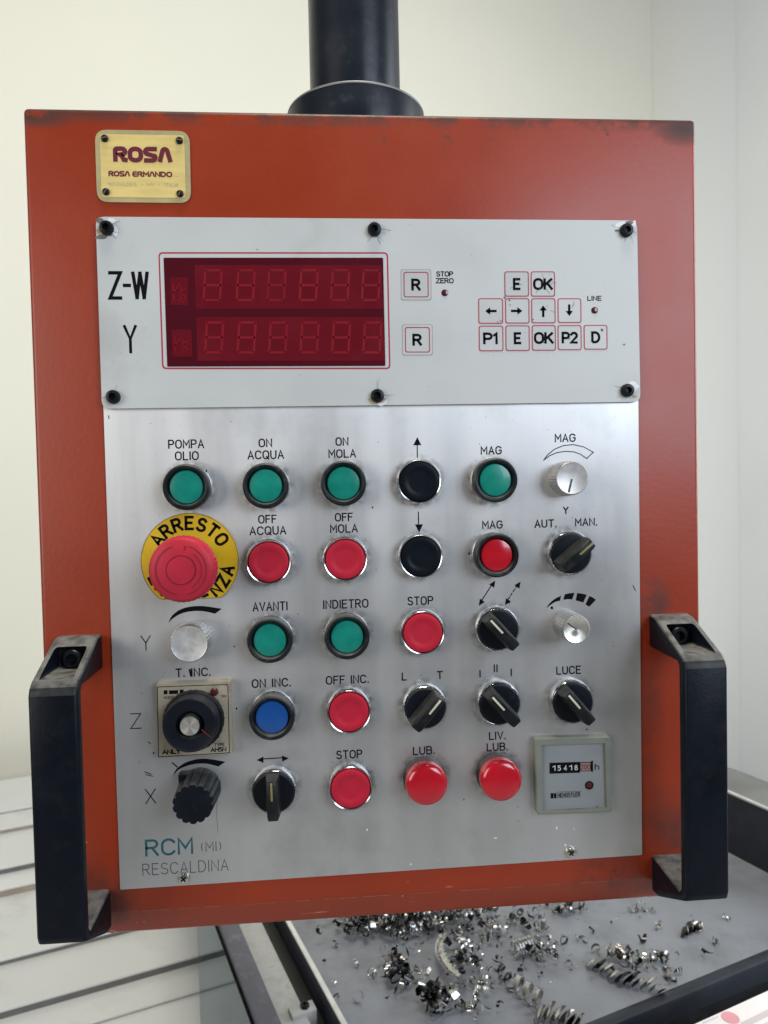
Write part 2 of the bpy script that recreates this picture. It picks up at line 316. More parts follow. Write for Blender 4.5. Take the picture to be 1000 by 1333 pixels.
# ------------------------------------------------------------------ lettering
def arc(cx, cy, rx, ry, a0, a1, n=8):
    return [(cx+rx*math.cos(math.radians(a0+(a1-a0)*k/n)), cy+ry*math.sin(math.radians(a0+(a1-a0)*k/n))) for k in range(n+1)]
GL = {
 'A': (4, [[(0, 0), (2, 6), (4, 0)], [(.75, 2), (3.25, 2)]]),
 'B': (3.8, [[(0, 0), (0, 6), (2.3, 6)]+arc(2.3, 4.6, 1.3, 1.4, 90, -90, 6)+[(0, 3.2)], [(2.3, 3.2)]+arc(2.3, 1.6, 1.5, 1.6, 90, -90, 6)+[(0, 0)]]),
 'C': (4, [arc(2.1, 3.9, 2.1, 2.1, 25, 180, 8)+arc(2.1, 2.1, 2.1, 2.1, 180, 335, 8)]),
 'D': (4, [[(0, 0), (0, 6), (1.6, 6)]+arc(1.6, 3, 2.3, 3, 90, -90, 12)+[(0, 0)]]),
 'E': (3.4, [[(3.4, 6), (0, 6), (0, 0), (3.4, 0)], [(0, 3.1), (2.8, 3.1)]]),
 'F': (3.3, [[(3.3, 6), (0, 6), (0, 0)], [(0, 3.1), (2.7, 3.1)]]),
 'G': (4.1, [arc(2.1, 3.9, 2.1, 2.1, 25, 180, 8)+arc(2.1, 2.1, 2.1, 2.1, 180, 360, 9)+[(4.2, 2.9), (2.5, 2.9)]]),
 'H': (3.8, [[(0, 0), (0, 6)], [(3.8, 0), (3.8, 6)], [(0, 3.1), (3.8, 3.1)]]),
 'I': (.2, [[(.1, 0), (.1, 6)]]),
 'J': (3, [[(3, 6), (3, 1.5)]+arc(1.5, 1.5, 1.5, 1.5, 0, -180, 6)]),
 'K': (3.8, [[(0, 0), (0, 6)], [(3.6, 6), (0, 2.3)], [(1.3, 3.6), (3.8, 0)]]),
 'L': (3.2, [[(0, 6), (0, 0), (3.2, 0)]]),
 'M': (4.4, [[(0, 0), (0, 6), (2.2, 2.2), (4.4, 6), (4.4, 0)]]),
 'N': (3.8, [[(0, 0), (0, 6), (3.8, 0), (3.8, 6)]]),
 'O': (4.2, [arc(2.1, 3.9, 2.1, 2.1, 0, 180, 10)+arc(2.1, 2.1, 2.1, 2.1, 180, 360, 10)+[(4.2, 3.9)]]),
 'P': (3.7, [[(0, 0), (0, 6), (2.1, 6)]+arc(2.1, 4.4, 1.6, 1.6, 90, -90, 8)+[(0, 2.8)]]),
 'Q': (4.2, [arc(2.1, 3.9, 2.1, 2.1, 0, 180, 10)+arc(2.1, 2.1, 2.1, 2.1, 180, 360, 10)+[(4.2, 3.9)], [(2.5, 1.7), (4.3, -.3)]]),
 'R': (3.8, [[(0, 0), (0, 6), (2.1, 6)]+arc(2.1, 4.5, 1.5, 1.5, 90, -90, 8)+[(0, 3)], [(1.9, 3), (3.8, 0)]]),
 'S': (3.8, [arc(1.9, 4.5, 1.7, 1.5, 25, 270, 10)+arc(1.9, 1.5, 1.9, 1.5, 90, -155, 10)]),
 'T': (3.8, [[(0, 6), (3.8, 6)], [(1.9, 6), (1.9, 0)]]),
 'U': (3.8, [[(0, 6), (0, 1.9)]+arc(1.9, 1.9, 1.9, 1.9, 180, 360, 8)+[(3.8, 6)]]),
 'V': (4, [[(0, 6), (2, 0), (4, 6)]]),
 'W': (5, [[(0, 6), (1.25, 0)], [(1.25, 0), (2.5, 6)], [(2.5, 6), (3.75, 0)], [(3.75, 0), (5, 6)]]),
 'X': (4, [[(0, 6), (4, 0)], [(0, 0), (4, 6)]]),
 'Y': (4, [[(0, 6), (2, 3), (4, 6)], [(2, 3), (2, 0)]]),
 'Z': (3.8, [[(0, 6), (3.8, 6), (0, 0), (3.8, 0)]]),
 '.': (.4, [[(.2, -.1), (.2, .5)]]), '-': (2, [[(0, 3), (2, 3)]]), ' ': (2, []),
 '(': (1.1, [arc(2.6, 3, 2.6, 3.7, 140, 220, 6)]), ')': (1.1, [arc(-1.5, 3, 2.6, 3.7, 40, -40, 6)]),
 '0': (3.4, [arc(1.7, 4.3, 1.7, 1.7, 0, 180, 8)+arc(1.7, 1.7, 1.7, 1.7, 180, 360, 8)+[(3.4, 4.3)]]),
 '1': (1.4, [[(0, 4.9), (1.2, 6), (1.2, 0)]]),
 '2': (3.4, [arc(1.7, 4.3, 1.7, 1.7, 160, -30, 8)+[(0, 0), (3.4, 0)]]),
 '3': (3.4, [arc(1.7, 4.5, 1.6, 1.5, 150, -90, 8)+arc(1.7, 1.5, 1.7, 1.5, 90, -150, 8)]),
 '4': (3.4, [[(2.5, 0), (2.5, 6), (0, 1.8), (3.4, 1.8)]]),
 '5': (3.4, [[(3.2, 6), (.5, 6), (.3, 3.4)]+arc(1.6, 2, 1.8, 2, 125, -140, 10)]),
 '8': (3.4, [arc(1.7, 4.6, 1.4, 1.4, -90, 270, 12), arc(1.7, 1.6, 1.7, 1.6, 90, 450, 12)]),
 'h': (3, [[(0, 0), (0, 6)], [(0, 2.6)]+arc(1.5, 2.4, 1.5, 1.6, 150, 0, 6)+[(3, 0)]]),
 'Λ': (3.9, [[(0, 0), (.95, 4.8)]+arc(1.95, 4.75, .95, 1.25, 165, 15, 6)+[(2.95, 4.8), (3.9, 0)]]),
 'Ř': (3.9, [[(0, 0), (0, 5)]+arc(.9, 5.1, .9, .9, 180, 90, 4)+[(2.4, 6)]+arc(2.4, 4.5, 1.4, 1.5, 90, -90, 6)+[(1.5, 3)]+[(2.6, 2.0), (3.2, .3), (4.1, 0.1)]]),
 'Š': (3.9, [[(3.9, 6), (1.2, 6)]+arc(1.2, 4.6, 1.2, 1.4, 90, 235, 5)+[(3.2, 2.4)]+arc(2.7, 1.4, 1.2, 1.4, 45, -90, 5)+[(0, 0)]]),
 'Ě': (3.3, [[(3.3, 6), (1.4, 6)]+arc(1.4, 3, 1.4, 3, 90, 270, 8)+[(3.3, 0)], [(0.2, 3), (3.2, 3)]]),
}
def stroke(bm, pts, wd, h, mi=0, closed=False):
    pts = [Vector(p) for p in pts]; q = [pts[0]]
    for p in pts[1:]:
        if (p-q[-1]).length > 1e-6: q.append(p)
    pts = q; n = len(pts)
    if n < 2: return
    Ls, Rs = [], []
    for i in range(n):
        if i == 0: d = (pts[1]-pts[0]).normalized(); nn = Vector((-d.y, d.x)); k = 1; e = -d*wd*.35
        elif i == n-1: d = (pts[-1]-pts[-2]).normalized(); nn = Vector((-d.y, d.x)); k = 1; e = d*wd*.35
        else:
            d0 = (pts[i]-pts[i-1]).normalized(); d1 = (pts[i+1]-pts[i]).normalized()
            n0 = Vector((-d0.y, d0.x)); n1 = Vector((-d1.y, d1.x)); nn = n0+n1
            if nn.length < 1e-4: nn = n0
            nn.normalize(); k = min(1.9, 1/max(.2, nn.dot(n0))); e = Vector((0, 0))
        if (pts[0]-pts[-1]).length < 1e-6: e = Vector((0, 0))
        a = pts[i]+nn*wd/2*k+e; b = pts[i]-nn*wd/2*k+e
        Ls.append(bm.verts.new((a.x, -h, a.y))); Rs.append(bm.verts.new((b.x, -h, b.y)))
    for i in range(n-1):
        f = bm.faces.new((Ls[i], Rs[i], Rs[i+1], Ls[i+1])); f.material_index = mi
def text(bm, s, pl, pr, pyc, ph, wpx, h, mi=0, gap=1.7, slope=0.0):
    """single stroke lettering between photo columns pl..pr, centred on row pyc, ph tall"""
    A = P(pl, pyc+slope/2, h); B = P(pr, pyc-slope/2, h); hgt = ph*pxm(h)/6; wd = wpx*pxm(h)
    tot = sum(GL[c][0] for c in s)+gap*(len(s)-1); W = (B.x-A.x)
    if tot < .5: tot = 1; W = 0
    kx = (W-0)/tot; x = A.x; zc = (A.z+B.z)/2
    for c in s:
        for pl_ in GL[c][1]:
            stroke(bm, [(x+u*kx, zc+(v-3)*hgt) for u, v in pl_], wd, h+random.uniform(0, 3e-5), mi)
        x += (GL[c][0]+gap)*kx
def ring_text(bm, s, c, r, size, wd, a0, step, h, mi=0, inward=False):
    k = size/6
    for i, ch in enumerate(s):
        a = math.radians(a0+step*i); w_ = GL[ch][0]
        for pl_ in GL[ch][1]:
            pts = []
            for u, v in pl_:
                du = (u-w_/2)*k; dv = (v-3)*k
                if inward: rad = Vector((-math.cos(a), -math.sin(a))); tan = Vector((-math.sin(a), math.cos(a)))
                else: rad = Vector((math.cos(a), math.sin(a))); tan = Vector((math.sin(a), -math.cos(a)))
                p = Vector(c)+Vector((math.cos(a), math.sin(a)))*r+tan*du+rad*dv; pts.append((p.x, p.y))
            stroke(bm, pts, wd, h+i*1e-5, mi)
def pxpoly(bm, off, sc, pts, h, mi=0): flat(bm, [Q(off[0]+x*sc, off[1]+y*sc, h) for x, y in pts], h, mi)
def pxline(bm, off, sc, pts, wpx, h, mi=0): stroke(bm, [Q(off[0]+x*sc, off[1]+y*sc, h) for x, y in pts], wpx*pxm(h), h, mi)
def printed(name, parent, build, mats='ink', label=None):
    bm = bmesh.new(); build(bm); fix_front(bm)
    c = Vector((0, 0, 0)); n = 0
    for v in bm.verts: c += v.co; n += 1
    c /= max(n, 1)
    return put(name, fin(bm, name, mats, smooth=False, loc=c), parent, c, label)
def arrowhead(bm, tip, frm, ln, hw, h, mi=0):
    t = Vector(tip); d = (t-Vector(frm)).normalized(); n = Vector((-d.y, d.x)); b = t-d*ln
    flat(bm, [tuple(t), tuple(b+n*hw), tuple(b-n*hw)], h, mi)

# ================================================================== THE SETTING
TH = math.radians(20); U = Vector((math.cos(TH), math.sin(TH), 0)); V = Vector((-math.sin(TH), math.cos(TH), 0))
def AB(a, b, z=0): return U*a+V*b+Vector((0, 0, z))
def ab_of(p): return (p.x*U.x+p.y*U.y, p.x*V.x+p.y*V.y)
def slab(bm, a0, a1, b0, b1, z0, z1, mi=0, bev=0):
    t = bmesh.new(); box(t, a0, a1, b0, b1, z0, z1, mi, bev)
    bmesh.ops.rotate(t, verts=t.verts, cent=(0, 0, 0), matrix=Matrix.Rotation(TH, 3, 'Z'))
    me = bpy.data.meshes.new('t'); t.to_mesh(me); t.free(); bm.from_mesh(me); bpy.data.meshes.remove(me)
def setting(name, bm, m): return tag(put(name, fin(bm, name, m, smooth=False)), kind='structure')
bm = bmesh.new(); slab(bm, -4, 3.4, 2.15, 2.28, -1.4, 2.8); setting('back_wall', bm, 'wall')
bm = bmesh.new(); slab(bm, 2.65, 2.78, -3, 2.145, -1.4, 2.8); setting('side_wall', bm, 'wall2')
bm = bmesh.new(); cr_ = .25; rows = []
for k in range(25):
    t = PI/2*k/24; a_ = 2.649-cr_+cr_*math.sin(t); b_ = 2.149-cr_+cr_*math.cos(t); rows.append([bm.verts.new(AB(a_, b_, z_)) for z_ in (-1.4, 2.8)])
for p_, q_ in zip(rows, rows[1:]): bm.faces.new((p_[0], q_[0], q_[1], p_[1]))
e0 = [bm.verts.new(AB(2.649, 2.149, z_)) for z_ in (-1.4, 2.8)]; bm.faces.new((rows[-1][0], e0[0], e0[1], rows[-1][1])); bm.faces.new((e0[0], rows[0][0], rows[0][1], e0[1]))
bmesh.ops.recalc_face_normals(bm, faces=bm.faces); tag(put('wall_cove', fin(bm, 'wall_cove', 'cove', ang=30)), kind='structure')
bm = bmesh.new(); slab(bm, -4, 3.4, -4, 2.28, -1.5, -1.402); setting('floor', bm, 'floor')

# ---- telescopic way cover on the left: stepped white sheets
wc = thing('way_cover', AB(-.9, 1.25, -1.4), 'stepped white telescopic machine cover behind the left handle', 'machine cover')
z = -.988; steps = []
for y_, hgt in ((1372, .0058), (1328, .0160), (1258, .0115), (1169, .0180), (1139, .0150), (1086, .0120), (1060, .0060)):
    steps.append((ab_of(G(0, y_, z))[1], z, hgt)); z += hgt
b_prev, z_prev = .55, -.988
for i, (b1, z0, hgt) in enumerate(steps+[(1.98, z, 0)]):
    o = AB(-.9, (b_prev+b1)/2, z_prev)
    bm = bmesh.new(); slab(bm, -2.3, .30, b_prev, b1+.010, z_prev-.004, z_prev, bev=.0012)
    put('cover_sheet', fin(bm, 'cover_sheet', 'cover', loc=o, ang=20), wc, o)
    if hgt:
        bm = bmesh.new(); slab(bm, -2.3, .298, b1+.001, b1+.008, z0+.0005, z0+hgt-.0042)
        put('wiper_shade_strip', fin(bm, 'wiper_shade_strip', 'wiper' if i in (3, 5) else 'lip', loc=o, smooth=False), wc, o)  # grey strips paint in the risers' shadow; tan ones are rubber wipers
    b_prev, z_prev = b1, z0+hgt
bm = bmesh.new(); slab(bm, -2.3, .29, .56, 1.97, -1.4, -1.002); put('cover_base', fin(bm, 'cover_base', 'cover', smooth=False, loc=AB(-.9, 1.2, -1)), wc, AB(-.9, 1.2, -1))

# ---- chip tray
TZ = -.66
tr = thing('chip_tray', AB(.43, .6, -.74), 'grey enamelled machine tray strewn with metal chips below the control box', 'tray')
def part(name, m, parent, f, smooth=True, label=None):
    bm = bmesh.new(); f(bm); c = sum((v.co for v in bm.verts), Vector())/len(bm.verts)
    return put(name, fin(bm, name, m, smooth=smooth, loc=c), parent, c, label)
part('tray_floor', 'tray', tr, lambda b: slab(b, .0795, .780, .188, 1.2, TZ-.004, TZ))
part('front_edge', 'traydark', tr, lambda b: slab(b, .072, .80, .171, .1875, TZ-.026, TZ+.002, bev=.004))
part('left_edge', 'traydark', tr, lambda b: slab(b, .0725, .0790, .188, 1.2, TZ-.04, TZ+.0018, bev=.001))
part('left_rim', 'rim', tr, lambda b: slab(b, .0730, .0795, .188, 1.2, TZ+.0020, TZ+.0050, bev=.001))
part('side_wall', 'traydark', tr, lambda b: slab(b, .781, .787, .188, 1.2, TZ-.04, TZ+.096, bev=.002))
part('back_wall', 'traydark', tr, lambda b: slab(b, .072, .80, 1.2, 1.22, TZ-.04, TZ+.112, bev=.002))
part('top_flange', 'rim', tr, lambda b: slab(b, .7805, .7875, .17, 1.22, TZ+.0965, TZ+.100, bev=.001), label='pale worn flange along the tray wall')
part('support_block', 'black', tr, lambda b: slab(b, .09, .79, .20, 1.2, -.93, -.705, bev=.002))
bm = bmesh.new(); slab(bm, .32, 1.3, -.1, .165, -1.38, -.745); tag(put('oily_trough', fin(bm, 'oily_trough', 'black', loc=AB(.5, 0, -1.38)), None, AB(.5, 0, -1.38)), 'oily black trough top in front of the chip tray', 'trough')
fr = thing('guard_rail', AB(.0, .6, -.9), 'violet grey rail with pale channel and tinted sheet left of the chip tray', 'guard rail')
part('rail', 'bar', fr, lambda b: slab(b, -.012, .014, .05, 1.1, -.676, TZ+.004, bev=.004))
part('channel', 'channel', fr, lambda b: slab(b, .0145, .049, .05, 1.1, -.690, TZ-.012, bev=.0015))
part('slot_strip', 'black', fr, lambda b: slab(b, .0495, .0720, .05, 1.1, -.700, -.690))
part('guard_sheet', 'acrylic', fr, lambda b: slab(b, -.0165, -.0125, .10, .716, -.905, -.664), smooth=False, label='blue tinted see-through sheet hanging under the rail')
g = G(397, 1313, TZ-.008); ga, gb = ab_of(g)
cl = part('clamp_block', 'channel', fr, lambda b: slab(b, ga-.018, ga+.012, gb-.009, gb+.009, TZ-.0295, TZ-.006, bev=.001), label='small pale clamp block with dark screw')
def cs(b): lathe(b, [(.0055, TZ-.006), (.0055, TZ-.002), (.003, TZ-.0015), (.003, TZ-.004), (0, TZ-.004)], (AB(ga, gb).x, AB(ga, gb).y, 0), 6, axis='z')
part('screw', 'screwb', cl, cs, smooth=False)

# ---- printed card bottom right
cz = -.60
c4 = [G(898, 1336, cz), G(1008, 1286, cz), G(1150, 1420, cz), G(960, 1500, cz)]
bm = bmesh.new(); vt = [bm.verts.new(p) for p in c4]; vb = [bm.verts.new(p-Vector((0, 0, .002))) for p in c4]
bm.faces.new(vt); bm.faces.new(vb[::-1])
for i in range(4): bm.faces.new((vt[i], vb[i], vb[(i+1) % 4], vt[(i+1) % 4]))
bmesh.ops.recalc_face_normals(bm, faces=bm.faces)
cd_ = thing('printed_card', c4[0], 'pinkish white printed card with pink dot in the bottom right corner', 'card')
put('card_sheet', fin(bm, 'card_sheet', 'paper', loc=c4[0]), cd_, c4[0])
bm = bmesh.new(); cc = G(951, 1324.5, cz+.0004); ring = []
for k in range(28):
    a = 2*PI*k/28; ring.append(bm.verts.new(cc+Vector((.0085*math.cos(a), .0085*math.sin(a), 0))))
bm.faces.new(ring); put('pink_dot', fin(bm, 'pink_dot', 'pink', smooth=False, loc=cc), cd_, cc)
def gline(b, p0, p1, w_, z):
    a, c = G(*p0, z), G(*p1, z); d = (c-a).normalized(); n = Vector((-d.y, d.x, 0))*w_
    b.faces.new([b.verts.new(a+n), b.verts.new(a-n), b.verts.new(c-n), b.verts.new(c+n)])
bm = bmesh.new()
gline(bm, (968, 1334), (1004, 1316), .003, cz+.0005); gline(bm, (985, 1338), (1010, 1326), .0006, cz+.0005); gline(bm, (915, 1332), (935, 1323), .0004, cz+.0005)
bmesh.ops.recalc_face_normals(bm, faces=bm.faces)
put('printed_bars', fin(bm, 'printed_bars', 'pinkgrey', smooth=False, loc=cc), cd_, cc)
# bench edge the card lies on
bm = bmesh.new(); vs = []
c5 = [G(904, 1339, cz-.003), G(1012, 1290, cz-.003), G(1150, 1420, cz-.003), G(960, 1500, cz-.003)]
vt = [bm.verts.new(p) for p in c5]; vb = [bm.verts.new(Vector((p.x, p.y, -.744))) for p in c5]
bm.faces.new(vt); bm.faces.new(vb[::-1])
for i in range(4): bm.faces.new((vt[i], vb[i], vb[(i+1) % 4], vt[(i+1) % 4]))
bmesh.ops.recalc_face_normals(bm, faces=bm.faces)
tag(put('card_stand', fin(bm, 'card_stand', 'traydark', smooth=False, loc=c5[0]), None, c5[0]), 'dark block carrying the pinkish card', 'block')

# ================================================================== POLE
pz = .196
pl = thing('support_pole', (-.0070, .075, pz), 'thick navy black pole with wide collar rising from the orange box', 'pole')
pc = (-.0070, .075, 0)
bm = bmesh.new(); lathe(bm, [(.0343, pz+.002), (.0343, .95), (0, .95)], pc, 96, axis='z')
put('pole_tube', fin(bm, 'pole_tube', 'pole', loc=(pc[0], .075, pz)), pl, (pc[0], .075, pz))
bm = bmesh.new(); lathe(bm, [(.0340, .2279), (.0505, .2279), (.0512, .2277), (.0518, .2270), (.0520, .2260), (.0520, pz+.0005), (0, pz+.0005)][::-1], pc, 96, axis='z')
put('collar', fin(bm, 'collar', 'pole', loc=(pc[0], .075, pz), ang=30), pl, (pc[0], .075, pz))
bm = bmesh.new(); lathe(bm, [(.0512, .22785), (.0521, .2272), (.0522, .2262), (.0521, .2258)], pc, 96, axis='z')
put('worn_rim', fin(bm, 'worn_rim', 'lip', loc=(pc[0], .075, pz), ang=80), pl, (pc[0], .075, pz))

# ================================================================== CONTROL PENDANT
X0, X1, Z1, ZF, ZB = -.2246, .2236, .1934, -.3345, -.3565
R0 = Vector((0, .075, ZB))
root = thing('control_pendant', R0, 'orange red machine control box covered with buttons, switches and a red display', 'control box')
# housing: profile (depth y, z) extruded in x, all edges rounded
bm = bmesh.new()
prof = [(0, Z1), (0, ZF), (.0115, ZB), (.15, ZB), (.15, Z1)]
for zz in (0,): pass
lf = [bm.verts.new((X0, y, z_)) for y, z_ in prof]; rt = [bm.verts.new((X1, y, z_)) for y, z_ in prof]
bm.faces.new(lf); bm.faces.new(rt[::-1])
for i in range(5): bm.faces.new((lf[(i+1) % 5], lf[i], rt[i], rt[(i+1) % 5]))
bmesh.ops.recalc_face_normals(bm, faces=bm.faces)
bmesh.ops.bevel(bm, geom=list(bm.edges), offset=.0032, segments=4, profile=.5, affect='EDGES')
me = fin(bm, 'housing', 'paint', ang=50)
put('housing', me, root, (0, 0, 0))

def foldwear(b):
    r = random.Random(2); x = X0+.035
    while x < X1-.04:
        l_ = r.uniform(.002, .022); stroke(b, [(x, ZF-.0008), (x+l_*.5, ZF-.0008+r.uniform(-.00015, .00015)), (x+l_, ZF-.0008)], r.uniform(.0001, .0003), .0001+.0001); x += l_+r.uniform(.001, .016)
hs = [o for o in root.children if o.name.startswith('housing')][0]
printed('edge_wear', hs, foldwear, 'scuff')['kind'] = 'stuff'
for (x_, y_, rx_, ry_) in ((142, 1222, 5, 2.6), (140, 1200, 2, 3), (186, 1204, 1.6, 1.6), (177, 1205, 1, 1), (213, 1215, 1.6, 1), (296, 1210, 1.2, 1), (112, 1096, 4, 1), (524, 1166, 1.6, 1.2), (531, 1148, 1, 1.2)):
    printed('paint_chip', hs, lambda b: flat(b, [Q(x_+rx_*math.cos(2*PI*k/9)*random.uniform(.7, 1.3), y_+ry_*math.sin(2*PI*k/9)*random.uniform(.7, 1.3), 0) for k in range(9)], .0003 if y_ < 1180 else -.0095*(y_-1187)/37*1.0+.0012), 'scuff')
# ---- name plate
def quadpx(c): return [Q(*p) for p in c]
npl = [(124, 169.5), (247, 171.5), (249, 265), (127, 263.5)]
bm = bmesh.new(); pts = rquad(quadpx(npl), .0075); prism(bm, pts, 0, .0009)
nc = P(186, 217, 0); nameplate = put('name_plate', fin(bm, 'name_plate', 'brass_dull', loc=nc), root, nc, 'gold name plate with maroon lettering at the top left')
inn = [(130.5, 175.5), (240.5, 177.2), (242.5, 258.5), (133, 257.5)]
printed('gold_field', nameplate, lambda b: flat(b, rquad(quadpx(inn), .002), .00105), 'brass')
o_, s_ = (120, 165), .13
printed('logo_lettering', nameplate, lambda b: text(b, 'ŘOŠΛ', o_[0]+232*s_, o_[0]+780*s_, o_[1]+279*s_, 14.2, 5.6, .0012, gap=1.75), 'maroon')
printed('lettering', nameplate, lambda b: (text(b, 'ŘOŠΛ', o_[0]+170*s_, o_[0]+372*s_, o_[1]+470*s_, 5.2, 1.7, .0012, gap=1.4), text(b, 'ĚŘMΛNDO', o_[0]+408*s_, o_[0]+795*s_, o_[1]+475*s_, 5.2, 1.7, .0012, gap=1.4), text(b, '...', o_[0]+815*s_, o_[0]+865*s_, o_[1]+488*s_, 2, .6, .0012)), 'maroon')
printed('faded_lettering', nameplate, lambda b: (text(b, 'RESCALDINA', o_[0]+168*s_, o_[0]+445*s_, o_[1]+573*s_, 3.8, .7, .0012), text(b, '-', o_[0]+495*s_, o_[0]+515*s_, o_[1]+575*s_, 3.8, .7, .0012), text(b, 'MI', o_[0]+550*s_, o_[0]+620*s_, o_[1]+577*s_, 3.8, .7, .0012), text(b, '-', o_[0]+660*s_, o_[0]+680*s_, o_[1]+577*s_, 3.8, .7, .0012), text(b, 'ITALIA', o_[0]+730*s_, o_[0]+860*s_, o_[1]+580*s_, 3.8, .7, .0012)), 'faded')
def slot_screw_mesh(r, m, ang=0, kind='slot', hh=.002):
    bm = bmesh.new(); n = 32
    lathe(bm, [(r, 0), (r, hh*.45), (r*.8, hh*.85), (r*.45, hh), (0, hh)], seg=n)
    if kind == 'slot':
        a = math.radians(ang); d = Vector((math.cos(a), math.sin(a))); nn = Vector((-d.y, d.x))
        q = [d*r*.9+nn*r*.14, -d*r*.9+nn*r*.14, -d*r*.9-nn*r*.14, d*r*.9-nn*r*.14]
        flat(bm, [(p.x*.8, p.y*.8) for p in q], hh*1.04, 1)
    if kind == 'cross':
        for a in (ang, ang+90):
            a = math.radians(a); d = Vector((math.cos(a), math.sin(a))); nn = Vector((-d.y, d.x))
            q = [d*r*.55+nn*r*.13, -d*r*.55+nn*r*.13, -d*r*.55-nn*r*.13, d*r*.55-nn*r*.13]
            flat(bm, [(p.x, p.y) for p in q], hh*1.04+a*1e-6, 1)
    return fin(bm, 'screw', m)
sm = [slot_screw_mesh(.0023, ['screwb', 'lip'], a) for a in (10, -15, 60, 70)]
for i, (x, y) in enumerate(((136.5, 180.6), (233.7, 183.4), (138.3, 250), (234.6, 252.5))):
    p = P(x, y, .001); put('screw', sm[i], nameplate, p)

# ---- lower aluminium faceplate
HM = .0015
c4 = [Q(133.3, 505, HM), Q(831.3, 505, HM), Q(836, 1113, HM), Q(156.6, 1158.2, HM)]
xl0 = P(134.8, 531, HM).x; xr0 = P(831.2, 523.5, HM).x
c4 = [(xl0, .02), (xr0, .02), Q(836, 1113, HM), Q(156.6, 1158.2, HM)]
bm = bmesh.new(); prism(bm, rquad(c4, .0008, 2), 0, HM)
fc = P(490, 840, 0); face = put('lower_faceplate', fin(bm, 'lower_faceplate', 'alu', loc=fc, ang=30), root, fc)
# ---- upper display plate
HU = .0042
c4 = [Q(124.6, 282, HU), Q(829.3, 287, HU), Q(833.8, 523, HU), Q(132.8, 532, HU)]
bm = bmesh.new(); f_ = prism(bm, rquad(c4, .0050, 5), .0015, HU)
bmesh.ops.bevel(bm, geom=list(f_.edges), offset=.0003, segments=2, affect='EDGES')
uc = P(480, 405, 0); upl = put('display_plate', fin(bm, 'display_plate', 'plate', loc=uc, ang=30), root, uc)
E1 = .00006
def T(s, l, r, yc, h, w_=1.75, parent=face, hh=HM, m='ink', gap=1.7, name='lettering', slope=0):
    return printed(name, parent, lambda b: text(b, s, l, r, yc, h, w_, hh+E1, gap=gap, slope=slope), m)
def TT(lines, w_=1.75, parent=face, hh=HM, m='ink', gap=1.7, name='lettering'):
    return printed(name, parent, lambda b: [text(b, s, l, r, yc, h, w_, hh+E1, gap=gap) for s, l, r, yc, h in lines], m)
# display plate printing
T('Z-W', 143, 192, 371.5, 31.5, 4.3, upl, HU, gap=1.2); T('Y', 162.5, 177, 441.5, 33, 3.6, upl, HU)
TT([('STOP', 568.5, 589.5, 356.6, 5.6), ('ZERO', 568, 590, 365.4, 5.6)], 1.35, upl, HU, gap=1.3)
T('LINE', 765.2, 782.6, 388.3, 5.4, 1.25, upl, HU, gap=1.5)
# display window
def winframe(b):
    o1 = rquad([Q(208.2, 331), Q(504.6, 331), Q(507.8, 482), Q(213, 482)], .0030); i1 = rquad([Q(210, 333), Q(502.7, 333), Q(505.8, 480), Q(215, 480)], .0022)
    frame_line(b, o1, i1, HU+E1)
printed('window_outline', upl, winframe, 'border_red')
wcn = P(357, 406, 0)
bm = bmesh.new(); prism(bm, rquad([Q(213.2, 335.6, HU), Q(498.7, 335.6, HU), Q(501.7, 476.3, HU), Q(218, 477.3, HU)], .0006, 2), HU-.001, HU+.0003)
win = put('display_window', fin(bm, 'display_window', 'win', loc=wcn), root, wcn, 'dark red two row display, switched off')
HW = HU+.0003
OF = (110, 270); K = .41
def mod(b):
    for (x0, y0, x1, y1, dx) in ((350, 183, 944, 322, 4), (355, 348, 950, 487, 4), (272, 222, 328, 310, 3), (276, 388, 340, 474, 3)):
        flat(b, [Q(OF[0]+x*K, OF[1]+y*K, HW) for x, y in ((x0, y0), (x1, y0), (x1+dx, y1), (x0+dx, y1))], HW+.0001)
printed('display_module', win, mod, 'win2')
def seg7(b, cx, cy, w_, h_, t, hh):
    segs = [((-1, 1), (1, 1)), ((-1, 0), (1, 0)), ((-1, -1), (1, -1)), ((-1, 0), (-1, 1)), ((1, 0), (1, 1)), ((-1, -1), (-1, 0)), ((1, -1), (1, 0))]
    for (a, c) in segs:
        p = [cx+a[0]*w_+a[1]*1.2, cy-a[1]*h_]; q = [cx+c[0]*w_+c[1]*1.2, cy-c[1]*h_]
        dx, dy = q[0]-p[0], q[1]-p[1]; ln = math.hypot(dx, dy); p[0] += dx/ln*1; p[1] += dy/ln*1; q[0] -= dx/ln*1; q[1] -= dy/ln*1
        stroke(b, [Q(*p, hh), Q(*q, hh)], t*pxm(hh), hh)
for row, cy in ((0, 247), (1, 413)):
    for i, cx in enumerate((407, 512, 610, 712, 812, 910) if row == 0 else (412, 515, 615, 715, 815, 914)):
        printed('digit', win, lambda b: seg7(b, OF[0]+cx*K, OF[1]+cy*K, 10.6, 19.4, 3.0, HW+.0002), 'win3')
for cx, cy in ((301, 265), (307, 431)):
    def star(b, cx=cx, cy=cy):
        x, y = OF[0]+cx*K, OF[1]+cy*K
        for p, q in (((-8, -8), (-7, 12)), ((-8, 3), (0, -8)), ((2, -6), (3, 14)), ((0, 6), (9, 5)), ((3, 0), (9, -3)), ((-1, 12), (8, 12)), ((9, 5), (5, 14))):
            stroke(b, [Q(x+p[0], y+p[1], HW), Q(x+q[0], y+q[1], HW)], 1.3*pxm(), HW+.0002)
    printed('digit', win, star, 'win3')
